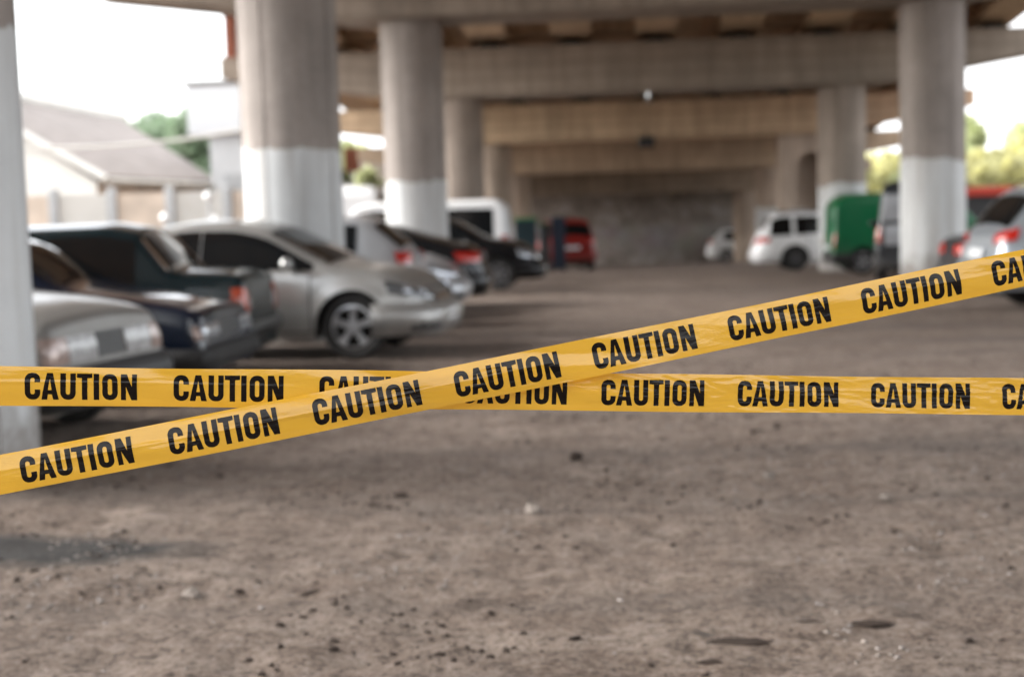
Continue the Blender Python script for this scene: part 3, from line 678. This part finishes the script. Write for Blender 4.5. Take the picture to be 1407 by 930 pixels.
BUS = dict(VAN); BUS.update(L=6.2, W=2.05, prof=[(-3.1,2.3),(-3.06,2.45),(-2.8,2.62),(1.8,2.62),(2.2,2.5),(2.75,1.4),(2.9,1.3),(3.05,1.15),(3.1,1.0)], belt=[(-3.1,1.2),(2.4,1.2),(3.1,.95)], wxf=2.1, wxr=-1.9, ws=(2.25,2.7), side=[(-2.8,-1.2),(-1.1,.4),(.5,2.0)], doors=[(1.1,2.0)], mirror=(2.0,1.35))

pt = dict(silver=car_paint('paint_silver_beige', (.37, .37, .36), .6, .3, .1), navy=car_paint('paint_navy', (.003, .008, .020), .1, .25, .01, .03, 1.0), teal=car_paint('paint_dark_teal', (.004, .012, .015), .1, .25, .01, .03, .4),
    grey=car_paint('paint_dull_grey', (.19, .187, .178), .1, .5, .35), silver2=car_paint('paint_silver', (.52, .54, .57), .5, .3, .08), black=car_paint('paint_black', (.007, .008, .010), .2, .25, .04, .06, .3), white=car_paint('paint_white', (.84, .85, .86), 0, .35, .03),
    green=car_paint('paint_green', (.004, .12, .045), 0, .4, .04), slate=car_paint('paint_slate', (.025, .03, .036), .2, .35, .06), red=car_paint('paint_red', (.22, .010, .007), 0, .35, .08), suv=car_paint('paint_blue_silver', (.36, .40, .44), .55, .28, .05))
make_car('saloon_car', OLDA, pt['grey'], (-5.62, 9.90), R(-9), 'dull grey old saloon with pale headlamp, nearest car, beside the white column', 'car')
make_car('saloon_car', dict(SAL80, plate=0, bmat='dark_plastic'), pt['navy'], (-5.52, 11.88), 0, 'dark navy saloon nosing right with bright streak along its bonnet', 'car')
make_car('saloon_car', dict(BOXY, plate=0), pt['teal'], (-5.59, 13.54), R(183), 'boxy dark teal saloon showing its orange tail light and chrome bumper', 'car')
make_car('saloon_car', DCAR, pt['silver'], (-4.18, 15.62), R(-5), 'beige silver saloon with five spoke alloy wheel, largest car in view', 'car')
make_car('hatchback', HATCH, pt['silver2'], (-4.83, 19.2), R(180), 'silver hatchback rear with red tail light, beside the widest column', 'car')
make_car('saloon_car', MODERN, pt['silver2'], (-4.75, 21.3), 0, 'pale silver car front peeking out beyond the beige silver saloon', 'car')
make_car('coupe', COUPE, pt['black'], (-4.5, 23.4), R(180), 'black sloping coupe with red tail light, in front of the dark crossover', 'car')
make_car('crossover', CROSS, pt['black'], (-4.0, 30.1), 0, 'near black crossover with bright headlight, nose pointing right', 'car')
make_car('passenger_van', VAN, pt['white'], (-5.1, 33.9), R(180), 'white passenger van with large dark window behind the black cars', 'van')
make_car('minibus', BUS, pt['white'], (-7.45, 41.3), R(90), 'bright white minibus roof seen between the two big left columns', 'minibus')
make_car('hatchback', dict(SUV, W=1.62, roofrail=None), pt['red'], (-1.98, 47.8), R(98), 'tall red car with dark rear window standing beside the bins', 'car')
make_car('estate_car', ESTATE, pt['white'], (5.80, 38.65), 0, 'white estate car with dark wheel behind the right hand columns', 'car')
make_car('panel_van', GVAN, pt['green'], (6.98, 34.2), 0, 'bright green panel van with silver wheel', 'van')
make_car('passenger_van', SVAN, pt['slate'], (6.24, 30.85), R(79), 'dark slate van with pale reflecting windows beside the tall right column', 'van')
make_car('off_road_car', SUV, pt['suv'], (7.06, 19.85), R(4), 'silver blue off-road car with red tail light, cut by the right edge', 'car')
make_car('saloon_car', dict(SAL80, lights=[(-1,.35,.85,.66,.82,'lamp_red','tail_light'),(1,.4,.68,.58,.70,'lamp_clear','headlight')]), pt['slate'], (7.35, 23.4), 0, 'dark saloon with red tail light, left of the silver off-road car', 'car')
make_car('hatchback', HATCH, pt['white'], (5.95, 66.9), 0, 'small white hatchback at the far back wall beside the last column', 'car')

# ------------------------------------------------------------------ bins near the back wall
def bin_(x, y, w_, d_, h_, body, lid, label):
    root = empty('wheelie_bin', (x, y, gz(y)), R(6)); tag(root, label, 'bin', 'bins beside the red car')
    b = MB(); P = [(-.44*w_, .08), (.44*w_, .08), (.5*w_, h_), (-.5*w_, h_)]
    vs = [(px_, -d_/2*(.88 if pz_ < .5 else 1), pz_) for px_, pz_ in P]+[(px_, d_/2*(.88 if pz_ < .5 else 1), pz_) for px_, pz_ in P]
    b.add(vs, [(0,1,2,3), (7,6,5,4), (0,4,5,1), (1,5,6,2), (2,6,7,3), (3,7,4,0)]); b.box((0, -d_/2-.012, h_*.9), (w_*.9, .03, .06), bev=.01)
    b.build('bin_body', body, root)
    b = MB(); b.box((0, 0, h_+.035), (w_*1.06, d_*1.06, .07), bev=.02); b.build('lid', lid, root)
    for sg in (-1, 1):
        b = MB(); b.lathe([(.001, -.03), (.09, -.03), (.09, .03), (.001, .03)], 16, 'X'); o = b.build('wheel', MT['tyre'], root); o.location = (sg*w_*.4, d_*.42, .09)
tealm = simple('bin_teal', (.012, .035, .045), .5); grn = simple('bin_lid_green', (.05, .22, .07), .5); gry = simple('bin_grey', (.17, .20, .22), .5); nav = simple('bin_navy', (.008, .016, .035), .5)
bin_(-3.02, 44.0, .66, .7, 1.62, tealm, grn, 'dark teal bin with green rim, leftmost of three')
bin_(-2.46, 44.5, .34, .5, 1.45, gry, grn, 'narrow grey bin with green lid between the teal and navy ones')
bin_(-2.02, 44.2, .42, .55, 1.62, nav, nav, 'navy bin standing next to the tall red car')

# kiosk at right
k = empty('kiosk', (12.2, 43.5, gz(43.5))); tag(k, 'dark kiosk with a bright red fascia, behind the silver off-road car', 'kiosk')
b = MB(); b.box((0, 0, 1.0), (4.9, 2.6, 2.0)); b.build('wall', simple('kiosk_dark', (.02, .02, .022), .6), k)
b = MB(); b.box((0, -1.35, 2.05), (5.3, .25, .26), bev=.03); b.box((0, 0, 2.15), (5.2, 2.8, .08)); b.build('fascia', simple('fascia_red', (.42, .03, .012), .5), k)
b = MB(); b.box((-1.0, -1.305, 1.1), (1.6, .02, .9)); b.build('window', MT['glass'], k)

# ------------------------------------------------------------------ buildings left
hroof = simple('roof_grey_brown', (.24, .21, .198), .8, var=.2, scale=1.5); hwall = simple('plaster_white', (.62, .61, .58), .85, var=.08, scale=1); beige = simple('panel_beige', (.66, .56, .47), .85, var=.2, scale=1.2); pil = simple('pilaster_grey', (.40, .41, .42), .8)
h = empty('long_house', (-16.5, 51, gz(50))); tag(h, 'long low house with grey brown roof and white gable at left', 'house')
g0 = gz(50)
def HL(p): return (p[0]+16.5, p[1]-51, p[2]-g0)
eL, eR = Vector((-17.02, 46.09, 3.01)), Vector((-16.15, 56.23, 3.01)); rR = Vector((-21.76, 61.1, 6.0)); rL = Vector((-22.7, 46.4, 6.2))
bL, bR = Vector((-28.4, 47.0, 3.0)), Vector((-27.5, 57.2, 3.0))
b = MB(); th = Vector((0, 0, .18))
def quad(b, P): b.add([HL(p) for p in P]+[HL(p+th) for p in P], [tuple(range(len(P))), tuple(range(len(P), 2*len(P)))[::-1]]+[(i, (i+1) % len(P), (i+1) % len(P)+len(P), i+len(P)) for i in range(len(P))])
quad(b, [eL, eR, rR, rL]); quad(b, [bL, rL-Vector((.01,0,0)), rR-Vector((.01,0,0)), bR]); quad(b, [eR+Vector((0,.01,0)), bR, rR+Vector((0,.01,0))]); rf = b.build('roof', hroof, h)
b = MB(); b.tube([HL(rL+Vector((0,-.2,.25))), HL(rR+Vector((0,0,.25)))], .3, 8); b.build('ridge_cap', hwall, rf)
b = MB(); b.tube([HL(eL+Vector((.05,-.08,.05))), HL(rL+Vector((0,-.08,.08)))], .13, 6); b.tube([HL(eL+Vector((.08,0,.0))), HL(eR+Vector((.08,0,.0)))], .1, 6); b.build('verge_board', hwall, rf)
b = MB(); wL = [Vector((-17.4, 46.3, g0)), Vector((-28.0, 47.1, g0)), Vector((-28.0, 47.1, 2.98)), Vector((-22.7, 46.7, 6.3)), Vector((-17.4, 46.3, 2.98))]
b.add([HL(p) for p in wL], [(0, 1, 2, 3, 4)]); b.build('gable_wall', hwall, h, fix=False)
b = MB(); b.add([HL(Vector(q)) for q in ((-17.4, 46.3, g0), (-16.5, 56.2, g0), (-16.5, 56.2, 3.0), (-17.4, 46.3, 3.0))], [(0, 1, 2, 3)]); b.build('long_wall', beige, h, fix=False)
for i in range(5):
    t = (i+.5)/5; b = MB(); x = -17.4+.9*t; y = 46.3+9.9*t; q = HL(Vector((x, y, g0))); b.box((q[0]+.06, q[1], 1.6), (.1, 1.1, 1.1)); f = b.build('window', hwall, h)
    b = MB(); b.box((q[0]+.12, q[1], 1.6), (.03, .95, .95)); b.build('pane', simple('pane_light', (.35, .37, .39), .2), f)
# fence panels with posts before the house
def fence():
    root = empty('panel_fence', (-13.4, 40, gz(40))); tag(root, 'beige panel fence with pale grey posts in front of the long house', 'fence')
    pts = [(-14.6+1.62*i*.98, 40.0+.35*i) for i in range(-3, 6)]
    for i, (x, y) in enumerate(pts):
        b = MB(); b.box((x+13.4, y-40, 1.35), (.26, .26, 2.95), bev=.02); b.build('post', pil, root)
        if i+1 < len(pts):
            x2, y2 = pts[i+1]; a = math.atan2(y2-y, x2-x); b = MB(); b.box(((x+x2)/2+13.4, (y+y2)/2-40+.02, 1.35), (math.hypot(x2-x, y2-y)-.26, .08, 2.6), rz=a); b.build('panel', beige if i % 2 else hwall, root)
fence()
globe = simple('globe_white', (.8, .8, .8), .3, var=0)
for (x, y, hh, lb) in [(-10.6, 36, 2.25, 'tall white globe garden lamp before the long house'), (-12.1, 37, 1.75, 'short white globe garden lamp above the teal saloon roof'), (-10.9, 37.5, 1.65, 'small white globe garden lamp near the fence, right of the short one')]:
    o = empty('garden_lamp', (x, y, gz(y))); tag(o, lb, 'lamp', 'globe garden lamps')
    b = MB(); b.tube([(0, 0, 0), (0, 0, hh)], .04); b.box((0, 0, .03), (.2, .2, .06)); b.build('post', pil, o)
    b = MB(); b.lathe([(.001, -.13), (.07, -.11), (.12, -.05), (.13, 0), (.12, .05), (.07, .11), (.001, .13)], 20); q = b.build('lamp_globe', globe, o, smooth=True); q.location = (0, 0, hh+.1)
# white concrete block building
wb = empty('block_building', (-14.6, 56, gz(56))); tag(wb, 'pale two tier block building between the house and the widest column', 'building')
pale = simple('block_pale', (.56, .57, .585), .85, var=.06, scale=.6); pale2 = simple('block_grey', (.52, .53, .54), .85, var=.1, scale=.8)
b = MB(); b.box((.15, 1.5, 6.55), (4.9, 5, 1.9)); b.build('upper_storey', pale, wb)
b = MB(); b.box((.5, 1.6, 2.8), (4.1, 4.6, 5.6)); b.build('wall', pale2, wb)
b = MB(); b.box((.15, 1.5, 7.58), (5.1, 5.2, .16)); b.build('roof', simple('flat_roof_dark', (.16, .15, .15), .9), wb)
for z in (1.2, 3.2):
    for x in (-.4, 1.4): b = MB(); b.box((x, -.74, z+.4), (1.2, .08, .9)); b.build('window', pil, wb)
wh = empty('sky_blocker', (0, -24, 0)); tag(wh, 'long dark block added unseen behind the camera against sky reflections', 'building')  # added unseen block, keeps bright sky out of car and ink reflections
b = MB(); b.box((0, -6, 4.5), (90, 12, 9)); b.build('wall', simple('sky_blocker_wall', (.05, .046, .043), .9, var=.25, scale=.4), wh)
b = MB(); b.box((0, -6, 9.2), (91, 13, .4)); b.build('roof', simple('sky_blocker_roof', (.1, .1, .1), .9), wh)
for k in range(9):
    b = MB(); b.box((-36+9*k, .03, 2), (3.2, .08, 3.6)); b.build('door', simple('sky_blocker_door', (.04, .05, .055), .7), wh)
# overhead cable
b = MB(); pts = [Vector((-19, 40, 3.9)), Vector((-9.5, 42.5, 4.55))]
b.tube([pts[0].lerp(pts[1], t/14)+Vector((0, 0, -.35*math.sin(math.pi*t/14))) for t in range(15)], .055, 6)
o = b.build('overhead_pipe', hwall); tag(o, 'thin white overhead pipe crossing before the grey brown roof', 'pipe')
for (x, y) in ((-19, 40), (-9.5, 42.5)): pass
# red sign and low wall seen through the left gap
sg_ = empty('road_sign', (-11.4, 60, gz(60))); tag(sg_, 'small rusty red sign board seen in the gap between the two big left columns', 'sign')
b = MB(); b.tube([(0, 0, 0), (0, 0, 5.2)], .06); b.build('post', pil, sg_)
b = MB(); b.box((0, -.08, 4.75), (.65, .06, 1.0), bev=.02); b.build('board', rust, sg_)
b = MB(); b.box((0, 0, 2.6), (2.4, .3, 5.2)); o = b.build('garden_wall', simple('wall_pinkish', (.40, .34, .31), .9)); o.location = (-10.7, 63, gz(63)); tag(o, 'pinkish grey wall seen between the two big left columns, under the red sign', 'wall')

# ------------------------------------------------------------------ trees
def leafmat(name, c, tr=.35):
    m, n, p = newmat(name)
    oi = noise(n, 1.3, 4, .6, mapped(n)); cc = ramp(n, oi, [(.3, tuple(k*.55 for k in c)), (.7, tuple(min(1, k*1.35) for k in c))])
    n.links.new(cc, p.inputs['Base Color']); p.inputs['Roughness'].default_value = .6
    t = node(n, 'ShaderNodeBsdfTranslucent'); n.links.new(cc, t.inputs[0]); ms = node(n, 'ShaderNodeMixShader'); ms.inputs[0].default_value = tr
    out = n.nodes['Material Output']; n.links.new(p.outputs[0], ms.inputs[1]); n.links.new(t.outputs[0], ms.inputs[2]); n.links.new(ms.outputs[0], out.inputs[0]); return m
bark = simple('bark', (.09, .07, .055), .9, var=.3)
def crown_mesh(seed, rx, rz_, nl, leaf, mat, name='crown'):
    rs = np.random.RandomState(seed); nc = 26
    d = rs.normal(size=(nc, 3)); d /= np.linalg.norm(d, axis=1)[:, None]; cen = d*rs.uniform(.25, .85, (nc, 1)); cen[:, 2] = cen[:, 2]*.9
    rad = rs.uniform(.18, .38, nc)
    ci = rs.randint(0, nc, nl); q = rs.normal(size=(nl, 3)); q /= np.linalg.norm(q, axis=1)[:, None]
    P = (cen[ci]+q*rad[ci][:, None]*rs.uniform(.55, 1.05, (nl, 1)))*np.array([rx, rx, rz_])
    a = rs.normal(size=(nl, 3)); a /= np.linalg.norm(a, axis=1)[:, None]; b_ = np.cross(a, rs.normal(size=(nl, 3))); b_ /= np.linalg.norm(b_, axis=1)[:, None]
    s = leaf*rs.uniform(.6, 1.3, (nl, 1)); V_ = np.stack([P-a*s, P+b_*s*.5, P+a*s, P-b_*s*.5], 1).reshape(-1, 3)
    me = bpy.data.meshes.new(name); me.from_pydata(V_.tolist(), [], np.arange(nl*4).reshape(-1, 4).tolist()); me.materials.append(mat); return me
def tree(x, y, base, hh, rx, mat, seed, label, cat='tree', leaf=.21, nl=11000, name='leafy_tree', group='trees beyond the yard'):
    root = empty(name, (x, y, base)); tag(root, label, cat, group)
    rs = random.Random(seed); b = MB(); th_ = hh*.45; r = hh*.02
    b.tube([(0, 0, -.3), (rs.uniform(-.1, .1), 0, th_*.5), (rs.uniform(-.2, .2), .1, th_), (rs.uniform(-.3, .3), 0, hh*.75)], [r*1.5, r*1.1, r*.85, r*.3], 8)
    for i in range(6):
        a = rs.uniform(0, 6.28); z = th_*rs.uniform(.6, 1.3); k = rx*rs.uniform(.5, .8); b.tube([(0, 0, z), (math.cos(a)*k*.5, math.sin(a)*k*.5, z+k*.45), (math.cos(a)*k, math.sin(a)*k, z+k*.7)], [r*.6, r*.4, r*.15], 6)
    b.build('trunk', bark, root)
    ch = (hh-hh*.22)/2; me = crown_mesh(seed, rx, ch, nl, leaf, mat); o = bpy.data.objects.new('crown', me); col.objects.link(o); o.parent = root; o.location = (0, 0, hh-ch)
    return root
lg = leafmat('leaf_green', (.24, .32, .21)); ly = leafmat('leaf_yellow', (.70, .68, .38), .5); lgy = leafmat('leaf_pale', (.58, .62, .36), .5)
gb = gz(74)
T = [(-26.2, 77, 10.4, 3.8, lg, 'round green tree top between the grey brown roof and the pale building'), (-22.0, 73, 8.6, 2.9, lg, 'green tree touching the pale block building'),
     (-31.5, 84, 11.2, 3.2, lgy, 'pale hazy tree top rising behind the ridge of the long house'), (-28.2, 80, 8.8, 2.2, lg, 'small green tree just right of the house ridge'),
     (-14.2, 74, 7.8, 2.6, lgy, 'yellow green tree in the gap between the two big left columns'), (-11.3, 61.4, 5.0, 1.5, lgy, 'low darker green tree in the gap between the two big left columns'), (-17.5, 80, 8.5, 3, lg, 'green tree hidden mostly behind the widest column')]
for i, (x, y, hh, rx, mt, lb) in enumerate(T): tree(x, y, gb, hh, rx, mt, 20+i, lb)
RT = [(11.5, 75, 5.4, 2.0, ly), (13.9, 76.5, 6.0, 2.2, ly), (15.6, 62, 5.2, 1.9, ly), (17.6, 63.5, 6.0, 2.1, ly), (19.6, 61.5, 5.3, 2.0, lgy), (21.8, 64, 6.4, 2.2, ly), (13.2, 66, 4.6, 1.9, lgy), (24.5, 65, 6.8, 2.4, ly), (17.0, 74, 7.2, 2.4, lgy), (22.0, 78, 7.8, 2.6, lgy)]
RL = ['yellow green bush in the slit between the two right columns, left one', 'yellow green bush in the slit between the two right columns, taller one', 'pale yellow bush touching the right side of the tall right column', 'broad yellow bush right of the tall right column',
      'greener bush above the red kiosk fascia', 'bright yellow bush near the right edge', 'low bush behind the tall right column', 'yellow bush beyond the right edge', 'pale taller tree behind the yellow bushes at right', 'faint tree top near the right edge behind the yellow bushes']
for i, (x, y, hh, rx, mt) in enumerate(RT): tree(x, y, gb, hh, rx, mt, 50+i, RL[i], 'bush' if hh < 7 else 'tree', .19, 10000, 'tall_bush' if hh < 7 else 'leafy_tree', 'bushes on the right')

# ------------------------------------------------------------------ caution tapes
def tape_mat(name, yellow):
    m, n, p = newmat(name)
    uv = node(n, 'ShaderNodeUVMap', uv_map='tape'); v = uv.outputs[0]
    def mp(sc_, loc=(0, 0, 0), rot=0):
        q = node(n, 'ShaderNodeMapping'); q.inputs['Scale'].default_value = sc_; q.inputs['Location'].default_value = loc; q.inputs['Rotation'].default_value = (0, 0, rot); n.links.new(v, q.inputs['Vector']); return q.outputs[0]
    big = noise(n, 1, 3, .5, mp((3, 14, 1))); lng = noise(n, 1, 4, .6, mp((5, 40, 1))); cre = noise(n, 1, 6, .62, mp((26, 60, 1), rot=.35))
    sep = node(n, 'ShaderNodeSeparateXYZ'); n.links.new(v, sep.inputs[0])
    mask = math_(n, 'MULTIPLY', ramp(n, noise(n, 1, 2, .5, mp((2.2, 3, 1), (3.3, 0, 0))), [(.42, .12), (.6, 1)]), 1.0)
    h = math_(n, 'ADD', math_(n, 'MULTIPLY', big, 1.2), math_(n, 'ADD', math_(n, 'MULTIPLY', lng, .18), math_(n, 'MULTIPLY', math_(n, 'MULTIPLY', cre, mask), .5)))
    if yellow:
        c = ramp(n, noise(n, 1, 3, .5, mp((5, 8, 1))), [(.3, (.66, .365, .034)), (.7, (.71, .40, .042))]); p.inputs['Roughness'].default_value = .12; p.inputs['Specular IOR Level'].default_value = .8
        dust = ramp(n, noise(n, 260, 2, .5, v), [(.70, 0), (.76, .35)]); c = mix(n, dust, c, (.45, .22, .04))
        t = node(n, 'ShaderNodeBsdfTranslucent'); n.links.new(c, t.inputs[0]); ms = node(n, 'ShaderNodeMixShader'); ms.inputs[0].default_value = .22
        out = n.nodes['Material Output']; n.links.new(p.outputs[0], ms.inputs[1]); n.links.new(t.outputs[0], ms.inputs[2]); n.links.new(ms.outputs[0], out.inputs[0])
    else:
        c = ramp(n, cre, [(.3, (.005, .003, .0025)), (.75, (.010, .007, .006))]); p.inputs['Roughness'].default_value = .13; p.inputs['Specular IOR Level'].default_value = .28
    n.links.new(c, p.inputs['Base Color']); bump(n, p, h, .8, .005)
    return m
tm_y, tm_k = tape_mat('tape_yellow', True), tape_mat('tape_ink', False)
def spans(ch, y):           # ink intervals of a condensed bold letter at height y in -.5..+.5
    r = .27; oh = .3 if abs(y) < .5-r else .3-r+math.sqrt(max(0, r*r-(abs(y)-.5+r)**2)); ri = .085
    ih = 0
    if abs(y) < .31: ih = ri if abs(y) < .31-ri else math.sqrt(max(0, ri*ri-(abs(y)-.31+ri)**2))
    if ch == 'O': return [(-oh, -ih), (ih, oh)] if ih > .004 else [(-oh, oh)]
    if ch == 'C':
        if ih <= .004: return [(-oh, oh)]
        return [(-oh, -ih)] if -.12 < y < .15 else [(-oh, -ih), (ih, oh)]
    if ch == 'U':
        if y > 0: return [(-.3, -ri), (ri, .3)]
        return [(-oh, -ih), (ih, oh)] if ih > .004 else [(-oh, oh)]
    if ch == 'T': return [(-.3, .3)] if y > .325 else [(-.108, .108)]
    if ch == 'I': return [(-.108, .108)]
    if ch == 'A':
        o = .115+(.5-y)*.225; i = (.30-y)*.165
        if y < -.30: return [(-o, -o+.222), (o-.222, o)]
        if y < -.14 or i <= .004: return [(-o, o)]
        return [(-o, -i), (i, o)]
    if ch == 'N':
        L_ = (-.315, -.12); Rr = (.12, .315); t = .5-y; d0 = -.315+t*.40; D = (d0, d0+.235)
        s = sorted([L_, D, Rr]); out = [list(s[0])]
        for a, b_ in s[1:]:
            if a <= out[-1][1]: out[-1][1] = max(out[-1][1], b_)
            else: out.append([a, b_])
        return [tuple(q) for q in out]
LW = .945
ADV = {'C': (.30, .335), 'A': (.34, .385), 'U': (.30, .35), 'T': (.30, .345), 'I': (.108, .22), 'O': (.30, .42), 'N': (.315, .315)}
def word_layout():
    x = 0; out = []; prev = None
    gaps = {('C','A'): .03, ('A','U'): .065, ('U','T'): .045, ('T','I'): .05, ('I','O'): .12, ('O','N'): .125}
    hw = {'C': .3, 'A': .34, 'U': .3, 'T': .3, 'I': .108, 'O': .3, 'N': .315}
    for ch in 'CAUTION':
        if prev: x += gaps[(prev, ch)]
        x += hw[ch]; out.append((ch, x)); x += hw[ch]; prev = ch
    return out, x
from mathutils import noise as mnoise
def make_tape(PL, PR, first_u, period, sag, bow, label, phase, hgt=.0508, crink=1.0):
    PL, PR = Vector(PL), Vector(PR); Lh = (PR-PL).length; t = (PR-PL)/Lh
    camd = (Vector((0, 0, 1.45))-(PL+PR)/2).normalized(); wv = (-fw).cross(t).normalized(); 
    if wv.z < 0: wv = -wv
    nrm = t.cross(wv).normalized()
    if nrm.dot(camd) < 0: nrm = -nrm
    W_ = .075
    def S(u, v, off=0):    # u metres from the left end, v -.5..+.5 across
        k = u/Lh; q = PL+t*u
        q = q-Vector((0, 0, 1))*sag*(1-(2*k-1)**2)
        b1 = bow*(.75+.45*math.sin(u*2.1+phase)+.2*math.sin(u*5.3+phase*2)); tw = .10*math.sin(u*1.5+phase*1.7)+.03*math.sin(u*6.1+phase)
        cr = crink*max(0, min(1, (u-.95)/.35)) + .12
        p3 = Vector((u*34+v*9, v*7-u*11, phase)); wr_ = (mnoise.noise(p3)+.6*mnoise.noise(p3*2.3))*.0011*cr
        wr_ += math.exp(-((v-.06-.05*math.sin(u*4+phase))/.035)**2)*.0007*(1+math.sin(u*3.1+phase*3))
        wr_ += .0016*mnoise.noise(Vector((u*5, v*1.2, 7+phase)))
        d = wr_ + b1*(1-4*v*v)+tw*v*W_+off+.0012*math.sin(u*23+v*9+phase)*math.sin(u*7)
        q = q+wv*v*W_+nrm*d+wv*.0007*math.sin(u*9+phase+v*3)
        return q
    root = empty('caution_tape', PL); tag(root, label, 'tape', 'caution tapes stretched across the yard')
    def put(name, vs, fs, uvs, mat):
        me = bpy.data.meshes.new(name); me.from_pydata([tuple(Vector(q)-PL) for q in vs], [], fs); me.materials.append(mat)
        uvl = me.uv_layers.new(name='tape')
        for lp in me.loops: uvl.data[lp.index].uv = uvs[lp.vertex_index]
        me.shade_smooth(); o = bpy.data.objects.new(name, me); col.objects.link(o); o.parent = root; return o
    ua, ub = -2.0, Lh+2.0; nu, nv = 1300, 30; vs = []; uvs = []; fs = []
    for i in range(nu+1):
        for j in range(nv+1):
            u = ua+(ub-ua)*i/nu; v_ = -.5+j/nv; vs.append(S(u, v_)); uvs.append((u+phase, v_*W_))
    for i in range(nu):
        for j in range(nv): a = i*(nv+1)+j; fs.append((a, a+nv+1, a+nv+2, a+1))
    put('tape_strip', vs, fs, uvs, tm_y)
    lay, ww = word_layout(); NR = 56; vs = []; uvs = []; fs = []
    k = math.ceil((ua-first_u)/period)
    while first_u+k*period+ww*hgt < ub:
        u0_ = first_u+k*period
        for ch, cx in lay:
            for r_ in range(NR):
                ya, yb = -.5+r_/NR, -.5+(r_+1)/NR; sa, sb = spans(ch, ya+1e-4), spans(ch, yb-1e-4)
                if len(sa) != len(sb): sa = sb = spans(ch, (ya+yb)/2)
                for (a0, a1), (b0, b1) in zip(sa, sb):
                    if a1-a0 < .001 and b1-b0 < .001: continue
                    m_ = len(vs); nseg = max(1, int((a1-a0)/.16))
                    for yy, (c0, c1) in ((ya, (a0, a1)), (yb, (b0, b1))):
                        for s_ in range(nseg+1):
                            xx = c0+(c1-c0)*s_/nseg
                            u = u0_+(cx+xx)*hgt*LW; v_ = yy*hgt/W_
                            vs.append(S(u, v_, .0004)); uvs.append((u+phase, v_*W_))
                    for s_ in range(nseg): fs.append((m_+s_, m_+s_+1, m_+nseg+1+s_+1, m_+nseg+1+s_))
        k += 1
    put('lettering', vs, fs, uvs, tm_k)
    return root
make_tape((-1.191, 2.6075, 1.1565), (.8145, 2.981, 1.0485), .047, .2783, 0, .0045, 'horizontal yellow caution tape with black words, passing behind the slanting one', .6)
make_tape((-1.1815, 2.5645, .993), (.812, 2.974, 1.3135), .040, .2783, .004, .009, 'slanting yellow caution tape rising to the right, in front of the horizontal one', 2.3, crink=.25)
